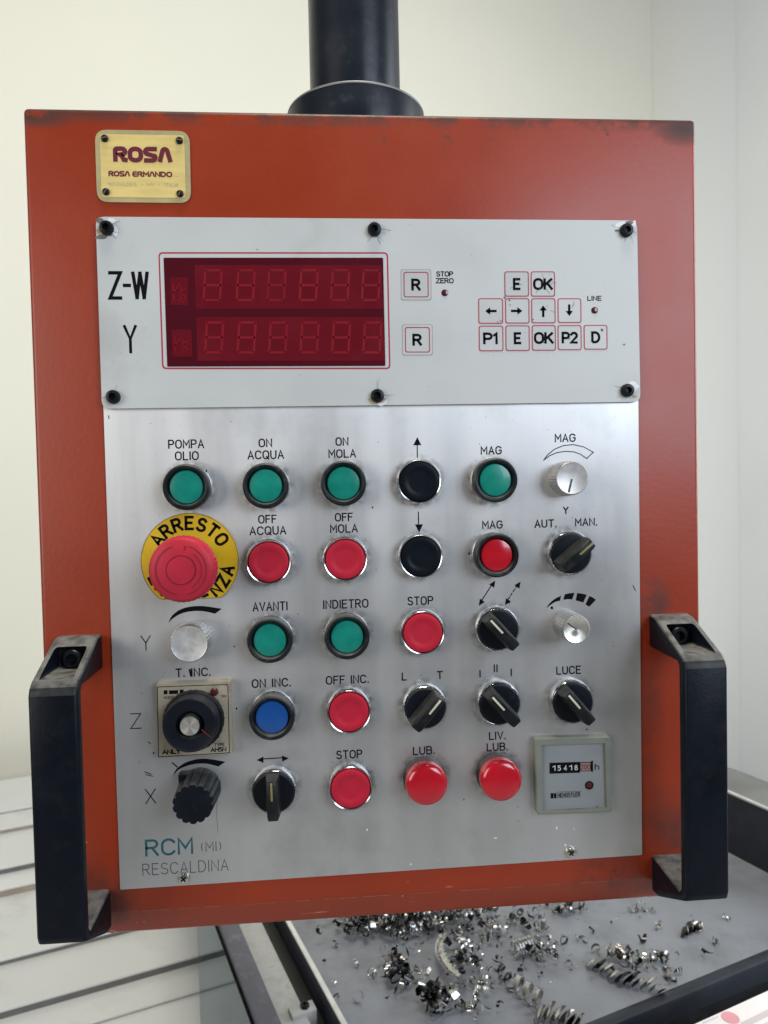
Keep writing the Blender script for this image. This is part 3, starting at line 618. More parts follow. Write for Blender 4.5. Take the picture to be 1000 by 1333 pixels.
# keys: blisters slightly proud, red outline, black legend
OK_ = (500, 270); KK = .35
keys = [('R', 72, 165, 240, 335, (106, 132), 'R key beside STOP ZERO'), ('R', 77, 170, 445, 540, (110, 137), 'R key of the lower display row'),
        ('E', 447, 538, 238, 332, (484, 504), 'E key in the top key row'), ('OK', 545, 635, 238, 332, (559, 624), 'OK key in the top key row'),
        ('<', 350, 442, 338, 433, None, 'left arrow key'), ('>', 450, 540, 338, 432, None, 'right arrow key'), ('^', 547, 637, 338, 431, None, 'up arrow key'), ('v', 645, 733, 338, 430, None, 'down arrow key'),
        ('P1', 352, 443, 440, 535, (373, 420), 'P1 key in the bottom key row'), ('E', 451, 541, 439, 534, (487, 507), 'E key in the bottom key row'), ('OK', 549, 638, 438, 533, (562, 627), 'OK key in the bottom key row'), ('P2', 645, 734, 438, 531, (665, 717), 'P2 key in the bottom key row'), ('D', 742, 830, 437, 529, (775, 801), 'D key in the bottom key row')]
for s, x0, x1, y0, y1, tx, lab in keys:
    def kp(x, y): return Q(OK_[0]+x*KK, OK_[1]+y*KK, HU)
    cor = [kp(x0, y0), kp(x1, y0), kp(x1+1, y1), kp(x0+1, y1)]; i_ = 1.3/KK
    cin = [kp(x0+i_, y0+i_), kp(x1-i_, y0+i_), kp(x1+1-i_, y1-i_), kp(x0+1+i_, y1-i_)]; j_ = 3.2/KK
    kc = P(OK_[0]+(x0+x1)/2*KK, OK_[1]+(y0+y1)/2*KK, HU)
    bm = bmesh.new()
    if s == 'R':
        e = 3.0/KK; wide = [kp(x0-e, y0-e), kp(x1+e, y0-e), kp(x1+1+e, y1+e), kp(x0+1-e, y1+e)]
        prism(bm, rquad(wide, .0016, 4), HU-.0005, HU+.00025, 0)
        e2 = 3.5/KK; w2 = [kp(x0-e2, y0-e2), kp(x1+e2, y0-e2), kp(x1+1+e2, y1+e2), kp(x0+1-e2, y1+e2)]
        t = bmesh.new(); frame_line(t, rquad(w2, .0016, 4), rquad(wide, .0016, 4), HU+.00005, 3); fix_front(t); me = bpy.data.meshes.new('t'); t.to_mesh(me); t.free(); bm.from_mesh(me)  # shadow round the R key, painted as a thin dark outline
        hk = HU+.00025
    else:
        prism(bm, rquad(cor, .0016, 4), HU-.0005, HU+.0002, 0); hk = HU+.0002
    t = bmesh.new(); frame_line(t, rquad(cor, .0018, 4), rquad(cin, .0013, 4), hk+E1, 1)
    cy = OK_[1]+(y0+y1)/2*KK; cx = OK_[0]+(x0+x1)/2*KK
    if tx: text(t, s, OK_[0]+tx[0]*KK, OK_[0]+tx[1]*KK, cy, 12.6, 3.3, hk+E1, 2, gap=1.35)
    else:
        dd = {'<': (-1, 0), '>': (1, 0), '^': (0, 1), 'v': (0, -1)}[s]; c0 = Vector(Q(cx, cy, hk)); d = Vector(dd); L_ = 7*pxm()
        stroke(t, [tuple(c0-d*L_), tuple(c0+d*L_*.2)], 3.2*pxm(), hk+E1, 2); arrowhead(t, tuple(c0+d*L_), tuple(c0), 6.6*pxm(), 4.9*pxm(), hk+E1, 2)
    fix_front(t); me = bpy.data.meshes.new('t'); t.to_mesh(me); t.free(); bm.from_mesh(me)
    put('key', fin(bm, 'key', ['plate', 'border_red', 'ink', 'grime_shade'], loc=kc, smooth=False), upl, kc, lab)
def disc_mesh(r, h, m, dome=.3, name='d'):
    bm = bmesh.new(); lathe(bm, [(r, 0), (r, h*.6), (r*.75, h), (0, h*(1+dome))], seg=24); return fin(bm, name, m)
ledm = disc_mesh(4.3*pxm(), .0006, 'led', name='indicator_lamp')
put('indicator_lamp', ledm, upl, P(579, 381.3, HU), 'small dark lamp under STOP ZERO'); put('indicator_lamp', ledm, upl, P(774, 404, HU), 'small dark lamp under LINE')
# hex socket screws of the upper plate
def cap_screw():
    bm = bmesh.new(); r = .0045
    lathe(bm, [(r, 0), (r, .0022), (r*.86, .0034), (r*.52, .0038), (r*.50, .0038)], seg=36)
    lathe(bm, [(r*.50, .0038), (r*.46, .0012), (0, .0012)], seg=6)
    return fin(bm, 'screw', 'screwb')
csm = cap_screw()
for (x, y) in ((138.3, 296), (487.6, 298), (147, 516.5), (491.5, 515), (816.3, 299.2), (817.5, 508)): put('screw', csm, upl, P(x, y, HU+.002)+Vector((0, .002, 0)))
# wear round the screws: bare patches, glue, hairline cracks
def blobpts(cx, cy, rx, ry, n=11, j=.3):
    return [(cx+rx*math.cos(2*PI*k/n)*random.uniform(1-j, 1+j), cy+ry*math.sin(2*PI*k/n)*random.uniform(1-j, 1+j)) for k in range(n)]
def patches(specs, m, hh, parent, name='worn_patch'):
    for i, (cx, cy, rx, ry) in enumerate(specs): printed(name, parent, lambda b: flat(b, [Q(x, y, hh) for x, y in blobpts(cx, cy, rx, ry)], hh+i*6e-6), m)
patches([(144, 289, 7, 5), (150, 300, 4, 8), (812, 294, 10, 6), (825, 291, 4, 4), (824, 503, 7, 7), (497, 523, 9, 5)], 'tape', HU+.00003, upl)
patches([(128.6, 300, 3, 5), (131, 303, 3.5, 3), (492, 521, 11, 4.5), (486, 292, 3, 5), (826, 516, 3.5, 2)], 'putty', HU+.00010, upl)
patches([(130, 287.5, 5.5, 3.5), (131, 309, 7, 2.6), (140, 305, 7, 3), (820, 290, 5, 2.2), (803, 300, 3, 1.4)], 'grime_shade', HU+.00016, upl, 'grime')
def cracks(b, cx, cy, n, ln):
    r = random.Random(int(cx*7+cy))
    for k in range(n):
        a = r.uniform(0, 2*PI); x, y = cx+math.cos(a)*r.uniform(2, 9), cy+math.sin(a)*r.uniform(2, 9); pts = []
        for q_ in range(4):
            if not (126 < x < 829 and 286 < y < 520): break
            pts.append(Q(x, y, HU)); x += math.cos(a)*ln/4+r.uniform(-1.4, 1.4); y += math.sin(a)*ln/4+r.uniform(-1.4, 1.4)
        if len(pts) > 1: stroke(b, pts, r.uniform(.2, .5)*pxm(), HU+.00035+k*2e-6)
for cr in ((488, 298, 8, 17), (492, 515, 8, 20), (817, 299, 8, 18), (139, 296, 7, 20), (147, 515, 4, 13), (818, 508, 6, 17), (708, 371, 5, 10), (674, 371, 3, 6), (743, 403, 2, 8), (708, 404, 2, 7)):
    printed('scratch_marks', upl, lambda b: cracks(b, *cr), 'grime_shade')['kind'] = 'stuff'
def dots(b):
    r = random.Random(5)
    for (x, y, s) in ((783.5, 429.8, 2), (657, 387.5, 1.4), (663, 391, 1.1), (664, 397, .8), (652, 418, 1), (648, 419, .8), (694, 416, .9), (335, 325, .8), (812.5, 448.5, 1.1), (708, 446, .8), (741, 441, 1)):
        flat(b, [Q(px, py, HU) for px, py in blobpts(x, y, s, s, 9, .2)], HU+.0004)
    for k in range(70):
        x, y, s = r.uniform(135, 822), r.uniform(290, 518), r.choice((.3, .3, .4, .5))
        if 205 < x < 510 and 328 < y < 485: continue
        flat(b, [Q(px, py, HU) for px, py in blobpts(x, y, s, s, 6, .3)], HU+.0004)
printed('specks', upl, dots, 'grime_shade')['kind'] = 'stuff'

# ---- engraved legends on the aluminium plate
TT([('POMPA', 219.8, 265, 578, 10), ('OLIO', 228.6, 258, 593.3, 10)]); TT([('ON', 337.5, 353.6, 576.5, 9.6), ('ACQUA', 323, 369, 592, 10)])
TT([('ON', 437.6, 453, 574.7, 9.6), ('MOLA', 428.4, 462.8, 590.4, 9.6)]); TT([('OFF', 337, 359.6, 675.8, 9.6), ('ACQUA', 325.6, 372, 690.7, 9.8)])
TT([('OFF', 436.8, 458.8, 673.2, 9.6), ('MOLA', 430.6, 465.2, 688, 9.7)]); T('MAG', 626.6, 652.4, 586.3, 9.6); T('MAG', 723, 748.6, 570, 9.6)
T('Y', 733.8, 739.6, 664.4, 8.4); T('AUT.', 696.6, 724, 681.6, 9.4); T('MAN.', 749.4, 777, 679.5, 9.2); T('MAG', 628.6, 653.6, 683, 9.4)
T('AVANTI', 329.6, 373.8, 789.4, 10.4); T('INDIETRO', 421.4, 479, 786.2, 10.2, slope=2); T('STOP', 531.2, 563.4, 782, 10)
T('T. INC.', 229.4, 273.6, 875.2, 9.8, slope=2); T('ON INC.', 328.6, 378, 889, 9.9, slope=2); T('OFF INC.', 425, 479.6, 884.7, 9.9, slope=2)
T('L', 523.8, 529, 880.6, 9.4); T('T', 569.4, 576, 878.8, 9.2); T('LUCE', 725, 755.8, 872.4, 9.6)
T('I', 625, 625.3, 877, 8.4); T('I', 643.6, 643.9, 870, 9.2); T('I', 647.1, 647.4, 870, 9.2); T('I', 665.6, 665.9, 875.4, 9)
TT([('LIV.', 637.4, 657.8, 957.6, 9.4), ('LUB.', 634.4, 660.6, 972.2, 9.4)]); T('Y', 183.8, 196, 837, 18.4, 1.3); T('Z', 170.2, 183.6, 938.6, 19, 1.3); T('X', 189.6, 202.6, 1036.6, 18.6, 1.3)
T('STOP', 438.4, 471, 982, 9.8, slope=1); T('LUB.', 538.4, 565.6, 977, 9.6)
T('RCM', 190.5, 250, 1102.5, 19.5, 3.0, m='teal', gap=1.5, slope=3.5); T('(MI)', 262.4, 287.4, 1102, 12, 1.1, m='ink_grey', slope=1); T('RESCALDINA', 186, 297, 1129, 14.5, 1.15, m='ink_grey', gap=1.6, slope=7)
def ar_line(b, p, q, w_=1.4): stroke(b, [Q(*p, HM+E1), Q(*q, HM+E1)], w_*pxm(), HM+E1)
def ar_head(b, p, q, L_, W_): arrowhead(b, Q(*p), Q(*q), L_*pxm(), W_*pxm(), HM+E1+1e-5)
def dbl(b, a, c, dash=False):
    ar_head(b, a, c, 8.8, 4.1); ar_head(b, c, a, 8.8, 4.1)
    for t0, t1 in (((.24, .34), (.4, .5), (.56, .66), (.72, .78)) if dash else ((.2, .8),)): ar_line(b, (a[0]+(c[0]-a[0])*t0, a[1]+(c[1]-a[1])*t0), (a[0]+(c[0]-a[0])*t1, a[1]+(c[1]-a[1])*t1))
printed('arrow_mark', face, lambda b: (ar_line(b, (543.2, 577), (543.4, 595.6)), ar_head(b, (542.9, 569.2), (543.3, 595), 10.6, 5.3)), label='up arrow mark')
printed('arrow_mark', face, lambda b: (ar_line(b, (544.7, 666.4), (545, 684)), ar_head(b, (545.4, 693), (544.8, 666), 10.6, 5.3)), label='down arrow mark')
printed('arrow_mark', face, lambda b: dbl(b, (334.4, 988.4), (376.4, 986)), label='level double arrow mark')
printed('arrow_mark', face, lambda b: dbl(b, (622.8, 788.2), (644.2, 755.4)), label='solid slanting double arrow mark')
printed('arrow_mark', face, lambda b: dbl(b, (656.6, 787.6), (677, 756.6), True), label='dashed slanting double arrow mark')
h = HM+E1
def cres(b, off, sc, outer, inner):
    # strip between two curves that share the sharp start
    n = 14
    def interp(pts, t):
        x = t*(len(pts)-1); i = min(int(x), len(pts)-2); f = x-i
        p0 = pts[max(i-1, 0)]; p1 = pts[i]; p2 = pts[i+1]; p3 = pts[min(i+2, len(pts)-1)]
        return [.5*(2*p1[k]+(p2[k]-p0[k])*f+(2*p0[k]-5*p1[k]+4*p2[k]-p3[k])*f*f+(3*p1[k]-p0[k]-3*p2[k]+p3[k])*f**3) for k in (0, 1)]
    A = [interp(outer, k/n) for k in range(n+1)]; B = [interp(inner, k/n) for k in range(n+1)]
    for k in range(n):
        q = [A[k], A[k+1], B[k+1], B[k]]
        if k == 0: q = [A[0], A[1], B[1]]
        b.faces.new([b.verts.new(P(off[0]+x*sc, off[1]+y*sc, h)) for x, y in q])
printed('scale_mark', face, lambda b: cres(b, (160, 760), .24, [(247, 213), (265, 175), (310, 140), (370, 123), (440, 121), (537, 135)], [(247, 213), (272, 187), (320, 160), (380, 148), (440, 149), (500, 162)]), label='black crescent beside Y')
printed('scale_mark', face, lambda b: cres(b, (160, 930), .24, [(272, 335), (290, 297), (335, 264), (395, 244), (460, 241), (557, 257)], [(272, 335), (300, 302), (345, 280), (400, 268), (460, 268), (518, 283)]), label='black crescent beside X')
printed('scale_mark', face, lambda b: cres(b, (600, 750), .25, [(443, 168), (462, 142), (490, 118), (522, 102)], [(443, 168), (470, 148), (492, 134), (517, 128)]))
for q_ in (((541, 95), (566, 89), (592, 87), (580, 121), (558, 120), (534, 123)), ((606, 88), (632, 91), (656, 97), (637, 138), (618, 131), (598, 127)), ((670, 103), (688, 112), (704, 123), (668, 160), (658, 153), (649, 147))): printed('scale_mark', face, lambda b: pxpoly(b, (600, 750), .25, q_, h))
pts_ = [(430, 197), (455, 165), (490, 138), (535, 120), (585, 115), (640, 127), (690, 155), (655, 188), (625, 166), (590, 153), (545, 150), (500, 157), (462, 173), (430, 197)]
printed('scale_mark', face, lambda b: pxline(b, (600, 550), .25, pts_, 1.2, h), label='outlined crescent under MAG')
def wear(b):
    r = random.Random(9); h = HM+.0001
    for pts, w_ in (([(188.5, 1005), (197, 1008)], 1.1), ([(190, 1008.5), (199, 1010.5)], 1), ([(224.5, 993), (231, 998.5)], 1.6), ([(247, 872), (249, 880)], 2.6), ([(824, 762), (827.5, 769)], 1), ([(193, 966), (196, 968)], 1), ([(141.5, 541), (142, 545)], 1)):
        stroke(b, [Q(*p, h) for p in pts], w_*pxm(), h)
    for k in range(150):
        x, y, s = r.uniform(165, 825), r.uniform(540, 1120), r.choice((.3, .4, .4, .6))
        flat(b, [Q(px, py, h) for px, py in blobpts(x, y, s, s, 6, .3)], h)
    for (x, y, s) in ((268.8, 613, 1.2), (485, 660.7, 1.1), (611, 720.6, 1.3), (718.5, 791.3, 1.6), (663, 785, .8), (272.6, 843, .9), (305, 841.5, 1), (308, 922.5, 1.1), (604, 1041, .9), (764, 949.5, 1), (200, 980, 1.1), (215, 875, .6)):
        flat(b, [Q(px, py, h) for px, py in blobpts(x, y, s, s*1.2, 8, .25)], h)
printed('specks', face, wear, 'ink')['kind'] = 'stuff'
patches([(645, 1091, 2.6, .8), (725, 1078, 1, 2), (535, 1125, 1, 1.2), (478, 1080, .9, 1.4), (747, 1079, .8, .8), (736, 1100, 1, 2), (571, 1119, .8, .8)], 'tape', HM+.0001, face, 'paint_flecks')
# brown oil runs near the knobs
def runs(b):
    for pts, w_ in (([(283, 1040), (282, 1060), (284, 1084)], .5),): stroke(b, [Q(*p, HM) for p in pts], w_*pxm(), HM+.00012)
printed('oil_runs', face, runs, 'stain')['kind'] = 'stuff'
crs = slot_screw_mesh(.0039, ['screws', 'ink'], 35, 'cross', .0028)
for (x, y) in ((240, 1142), (742.5, 1108.5)): put('screw', crs, face, P(x, y, HM))

# ------------------------------------------------------------------ controls: one mesh per kind, shared by the copies
def mk(prof, m, name, seg=56, **k):
    bm = bmesh.new(); lathe(bm, prof, seg=seg, **k); return fin(bm, name, m, ang=40)
me_base = mk([(.0150, 0), (.0150, .0022), (.0142, .0034), (.0118, .0034)], 'chrome', 'base_ring')
me_shroud = mk([(.0136, .002), (.0147, .0034), (.0150, .0105), (.0146, .0122), (.0136, .0129), (.0122, .0126), (.0113, .0104), (.0112, .0068)], 'shroud', 'shroud')
me_lens = mk([(.0111, .0058), (.0111, .0096), (.0104, .0106), (.0075, .0112), (.0035, .0114), (0, .01145)], 'green', 'lens')
def recolour(me, m):
    c = me.copy(); c.materials[0] = M[m]; return c
me_lensb = recolour(me_lens, 'blue'); me_lensr = recolour(me_lens, 'redlens')
me_bezel = mk([(.0152, 0), (.0152, .0060), (.0149, .0074), (.0143, .0080), (.0137, .0077), (.0134, .0066), (.0134, .0045)], 'chrome', 'bezel')
me_gap = mk([(.01345, .0050), (.0126, .0050)], 'ink', 'gap')
me_cap = mk([(.0131, .0045), (.0131, .0078), (.0127, .0086), (.0118, .0089), (.0088, .0087), (.0078, .0082), (.0066, .0081), (0, .0081)], 'redcap', 'cap')
me_capb = recolour(me_cap, 'blackcap')
me_pring = mk([(.0146, 0), (.0146, .0048), (.0138, .0062), (.0134, .0062)], 'shroud', 'base_ring')
me_pilot = mk([(.0137, .004), (.0141, .0060), (.0142, .0105), (.0139, .0128), (.0130, .0143), (.0105, .0153), (.006, .0157), (0, .0158)], 'redlens', 'lens')
me_sring = mk([(.0152, 0), (.0152, .0052), (.0149, .0068), (.0141, .0076), (.0135, .0074)], 'chrome', 'bezel')
me_sdisc = mk([(.0135, .0050), (.0136, .0084), (.0130, .0094), (.0115, .0097), (0, .0097)], 'blackp', 'disc')
def lever_mesh(ang):
    bm = bmesh.new()
    # cross sections along the lever: (t, half width bottom, half width top, height)
    secs = [(-.0136, .0034, .0026, .0150), (-.0130, .0044, .0032, .0218), (-.0108, .0047, .0034, .0234), (0, .0049, .0033, .0238), (.0108, .0047, .0034, .0234), (.0130, .0044, .0032, .0218), (.0136, .0034, .0026, .0150)]
    rings = []
    for t, wb, wt, h in secs:
        r = .0008; h0 = .0092
        pts = [(-wb, h0), (-wb*.55-wt*.45, h*.55+h0*.45), (-wt, h-r), (-wt+r, h), (wt-r, h), (wt, h-r), (wb*.55+wt*.45, h*.55+h0*.45), (wb, h0)]
        rings.append([bm.verts.new((t, -y, x)) for x, y in pts])
    for a, b in zip(rings, rings[1:]):
        for i in range(7): bm.faces.new((a[i], a[i+1], b[i+1], b[i]))
    bm.faces.new(rings[0][::-1]); bm.faces.new(rings[-1])
    bmesh.ops.recalc_face_normals(bm, faces=bm.faces)
    bmesh.ops.rotate(bm, verts=bm.verts, cent=(0, 0, 0), matrix=Matrix.Rotation(math.radians(-ang), 3, 'Y'))
    return fin(bm, 'lever', 'lever', ang=38)
def line_mesh(ang, m):
    bm = bmesh.new(); box(bm, .0008, .0124, -.0240, -.0230, -.00065, .00065, bev=.0002)
    bmesh.ops.rotate(bm, verts=bm.verts, cent=(0, 0, 0), matrix=Matrix.Rotation(math.radians(-ang), 3, 'Y'))
    return fin(bm, 'pointer_line', m)
BASE = HM
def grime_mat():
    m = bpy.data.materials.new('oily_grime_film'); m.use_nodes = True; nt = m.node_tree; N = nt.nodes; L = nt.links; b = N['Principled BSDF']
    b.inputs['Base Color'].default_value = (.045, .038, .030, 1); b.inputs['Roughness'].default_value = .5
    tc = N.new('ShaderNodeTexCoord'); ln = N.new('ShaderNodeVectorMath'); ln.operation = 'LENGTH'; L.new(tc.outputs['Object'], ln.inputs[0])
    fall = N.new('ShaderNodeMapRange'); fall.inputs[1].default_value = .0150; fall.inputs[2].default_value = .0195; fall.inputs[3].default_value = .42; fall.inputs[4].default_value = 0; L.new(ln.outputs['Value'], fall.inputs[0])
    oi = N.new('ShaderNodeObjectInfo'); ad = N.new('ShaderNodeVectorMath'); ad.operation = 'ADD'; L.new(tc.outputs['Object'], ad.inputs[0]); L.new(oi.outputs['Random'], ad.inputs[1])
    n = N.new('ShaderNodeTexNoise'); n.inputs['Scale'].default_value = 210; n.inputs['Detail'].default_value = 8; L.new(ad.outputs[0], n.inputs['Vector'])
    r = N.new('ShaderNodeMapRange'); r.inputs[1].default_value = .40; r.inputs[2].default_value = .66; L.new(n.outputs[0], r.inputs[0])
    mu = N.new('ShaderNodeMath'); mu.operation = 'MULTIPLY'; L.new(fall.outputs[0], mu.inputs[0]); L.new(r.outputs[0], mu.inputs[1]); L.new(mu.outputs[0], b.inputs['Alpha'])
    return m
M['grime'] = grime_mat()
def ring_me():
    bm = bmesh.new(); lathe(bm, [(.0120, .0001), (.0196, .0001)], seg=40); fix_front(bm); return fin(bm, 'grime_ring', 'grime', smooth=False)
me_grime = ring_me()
def at(px, py, hface): v = P(px, py, BASE+hface); return Vector((v.x, -BASE, v.z))   # foot of a control whose face at height hface is seen at px,py
def lit_button(px, py, lens, lab):
    c = at(px, py, .0125); b = put('illuminated_button', me_base, root, c, lab); put('grime_ring', me_grime, b, c); put('shroud', me_shroud, b, c); put('lens', lens, b, c)
def push(px, py, cap, lab):
    c = at(px, py, .0088); b = put('push_button', me_bezel, root, c, lab); put('grime_ring', me_grime, b, c); put('cap', cap, b, c); put('gap', me_gap, b, c)
def pilot(px, py, lab):
    c = at(px, py, .013); b = put('pilot_lamp', me_pring, root, c, lab); put('grime_ring', me_grime, b, c); put('lens', me_pilot, b, c)
def selector(px, py, ang, lab, lm='insert'):
    c = at(px, py, .0095); b = put('selector_switch', me_sring, root, c, lab); put('grime_ring', me_grime, b, c); put('disc', me_sdisc, b, c)
    l = put('lever', lever_mesh(ang), b, c); put('pointer_line', line_mesh(ang, lm), b, c)
lit_button(241.8, 634, me_lens, 'green button under POMPA OLIO'); lit_button(345.7, 632.3, me_lens, 'green button under ON ACQUA'); lit_button(447.4, 629, me_lens, 'green button under ON MOLA')
lit_button(645.8, 624.8, me_lens, 'green button under the upper MAG'); lit_button(647.6, 723, me_lensr, 'red lit-type button under the lower MAG')
lit_button(351.2, 834.3, me_lens, 'green button under AVANTI'); lit_button(452.1, 829.8, me_lens, 'green button under INDIETRO'); lit_button(353.8, 935, me_lensb, 'blue button under ON INC.')
push(546.4, 626.8, me_capb, 'black button under the up arrow'); push(548.3, 724.6, me_capb, 'black button under the down arrow')
push(349.6, 732, me_cap, 'red button under OFF ACQUA'); push(449.8, 728.3, me_cap, 'red button under OFF MOLA'); push(551, 824.2, me_cap, 'red STOP button in the third row')
push(454.6, 927.4, me_cap, 'red button under OFF INC.'); push(456.7, 1027.4, me_cap, 'red STOP button in the bottom row')
pilot(555.9, 1021.6, 'red domed lamp under LUB.'); pilot(652.8, 1016.4, 'red domed lamp under LIV. LUB.')
selector(744.6, 720.6, 39, 'selector under AUT. and MAN.', 'insert_dull'); selector(649.2, 820.2, 132, 'selector under the diagonal arrows'); selector(554.3, 922.6, 49, 'selector between L and T')
selector(651.2, 917.6, 131, 'selector under I II I'); selector(747, 915.4, 130, 'selector under LUCE'); selector(356.3, 1033, 91, 'selector under the double arrow', 'insert_dull')

# aluminium knobs
def knob(px, py, rpx, hh, skirt, lab, line=None, spun=False):
    c = at(px, py, hh); r = rpx*pxm(BASE+hh)
    n = 56
    ks = lambda a, h: 1+.012*math.cos(a*36)
    bm = bmesh.new(); lathe(bm, [(r*skirt, 0), (r*skirt, .001), (r*1.03, .003), (r*1.02, hh-.0022), (r*.995, hh-.0006), (r*.95, hh)], seg=144, rfun=ks)
    k = put('control_knob', fin(bm, 'control_knob', 'knob', ang=60), root, c, lab)
    bm = bmesh.new(); lathe(bm, [(r*.95, hh), (r*.90, hh-.0003), (0, hh-.0003)], seg=64); put('knob_face', fin(bm, 'knob_face', 'spun' if spun else 'knobface', loc=(0, 0, 0)), k, c)
    if line:
        a = math.radians(line[0]); bm = bmesh.new(); stroke(bm, [(math.cos(a)*r*line[1], math.sin(a)*r*line[1]), (math.cos(a)*r*line[2], math.sin(a)*r*line[2])], line[3]*pxm(), hh-.0002); fix_front(bm)
        put('pointer_line', fin(bm, 'pointer_line', 'ink_grey' if not spun else 'ink', smooth=False), k, c)
knob(744.9, 622.4, 22.3, .0140, 1.06, 'worn aluminium knob under MAG scale', (256, .10, .82, 2.6))
knob(246.3, 838, 24.3, .0150, 1.03, 'blank aluminium knob beside the letter Y')
knob(750.6, 819.5, 19.2, .0210, 1.04, 'spun aluminium knob under the segmented scale', (143, .02, .76, 1.3), True)

# black fluted knob beside X
hh = .026; c = at(251.0, 1047.3, hh); r = 26.6*pxm(BASE+hh)
def flute(a, h):
    f = (math.cos(a*14)+1)/2
    return 1-.10*(f**3)*(1 if h > .003 else .2)
bm = bmesh.new(); lathe(bm, [(r*1.07, 0), (r*1.08, .002), (r*1.06, .006), (r*1.0, hh-.0016), (r*.985, hh-.0004), (r*.96, hh), (0, hh)], seg=168, rfun=flute)
kx = put('fluted_knob', fin(bm, 'fluted_knob', 'blackp', ang=30), root, c, 'black fluted knob beside the letter X')
bm = bmesh.new(); a = math.radians(133); d = Vector((math.cos(a), math.sin(a))); n = Vector((-d.y, d.x))
prism(bm, [tuple(d*r*1.34+n*r*.04), tuple(d*r*.9+n*r*.42), tuple(d*r*.9-n*r*.42)], .0005, .0085); put('pointer', fin(bm, 'pointer', 'lever', ang=30), kx, c)

# emergency stop
dc = P(247.8, 730.2, HM); dr = 61.5*pxm(); hd = .0010
bm = bmesh.new(); pts = []
for k in range(80):
    a = 2*PI*k/80; x, z_ = dr*math.cos(a), dr*math.sin(a); pts.append((dc.x+x, dc.z+max(z_, -.0250)))
prism(bm, pts, 0, hd)
dc0 = Vector((dc.x, -HM, dc.z)); bmesh.ops.translate(bm, verts=bm.verts, vec=(0, -HM, 0))
es = put('emergency_stop', fin(bm, 'emergency_stop', 'yellow', loc=dc0), root, dc0, 'red mushroom stop button on a yellow disc')
h = HM+hd+E1
def estext(b):
    ring_text(b, 'ARRESTO', (dc.x, dc.z), dr*.79, dr*.245, dr*.058, 145, -18.6, h)
    ring_text(b, 'EMERGENZA', (dc.x, dc.z), dr*.79, dr*.235, dr*.062, -154, 17.3, h, inward=True)
    bmesh.ops.bisect_plane(b, geom=list(b.verts)+list(b.edges)+list(b.faces), plane_co=(0, 0, dc.z-.0244), plane_no=(0, 0, -1), clear_outer=True)
printed('disc_lettering', es, estext, 'ink')
printed('disc_outline', es, lambda b: frame_line(b, [(dc.x+(x-dc.x)*.999, dc.z+(z_-dc.z)*.999) for x, z_ in pts], [(dc.x+(x-dc.x)*.985, dc.z+(z_-dc.z)*.985) for x, z_ in pts], h), 'stain')
mh = .040; mc = at(237.5, 741.3, mh-.004); mr = 43*pxm(BASE+mh-.004)
bm = bmesh.new(); lathe(bm, [(.0135, 0), (.0135, .018), (.0118, .020), (.0118, mh-.012)], seg=48); put('stem', fin(bm, 'stem', 'shroud'), es, mc)
sc_ = lambda a, h_: 1+(.010*math.cos(a*40) if h_ < mh-.0035 and h_ > mh-.013 else 0)
bm = bmesh.new(); lathe(bm, [(.0115, mh-.0125), (mr*.93, mh-.0125), (mr*1.0, mh-.0105), (mr*1.0, mh-.0060), (mr*.97, mh-.0030), (mr*.90, mh-.0010), (mr*.80, mh), (mr*.44, mh+.0006), (mr*.435, mh-.0002), (mr*.41, mh-.0002), (mr*.405, mh+.0010), (mr*.2, mh+.0014), (0, mh+.0015)], seg=160, rfun=sc_)
mush = put('mushroom_head', fin(bm, 'mushroom_head', 'mush', ang=28), es, mc)
def grooves(b):
    for r_, a0, a1 in ((.74, 110, 258), (.74, -78, 72), (.60, -60, 50)):
        stroke(b, [(mc.x+mr*r_*math.cos(math.radians(a0+(a1-a0)*k/30)), mc.z+mr*r_*math.sin(math.radians(a0+(a1-a0)*k/30))) for k in range(31)], .00045, HM+mh+.0006)
    stroke(b, [(mc.x+mr*.42*math.cos(2*PI*k/48), mc.z+mr*.42*math.sin(2*PI*k/48)) for k in range(49)], .0005, HM+mh+.0008)
    stroke(b, [(mc.x+mr*.12, mc.z+mr*.72), (mc.x+mr*.16, mc.z+mr*.66), (mc.x+mr*.10, mc.z+mr*.60)], .0006, HM+mh+.0006)
printed('arrow_grooves', es, grooves, 'groove')

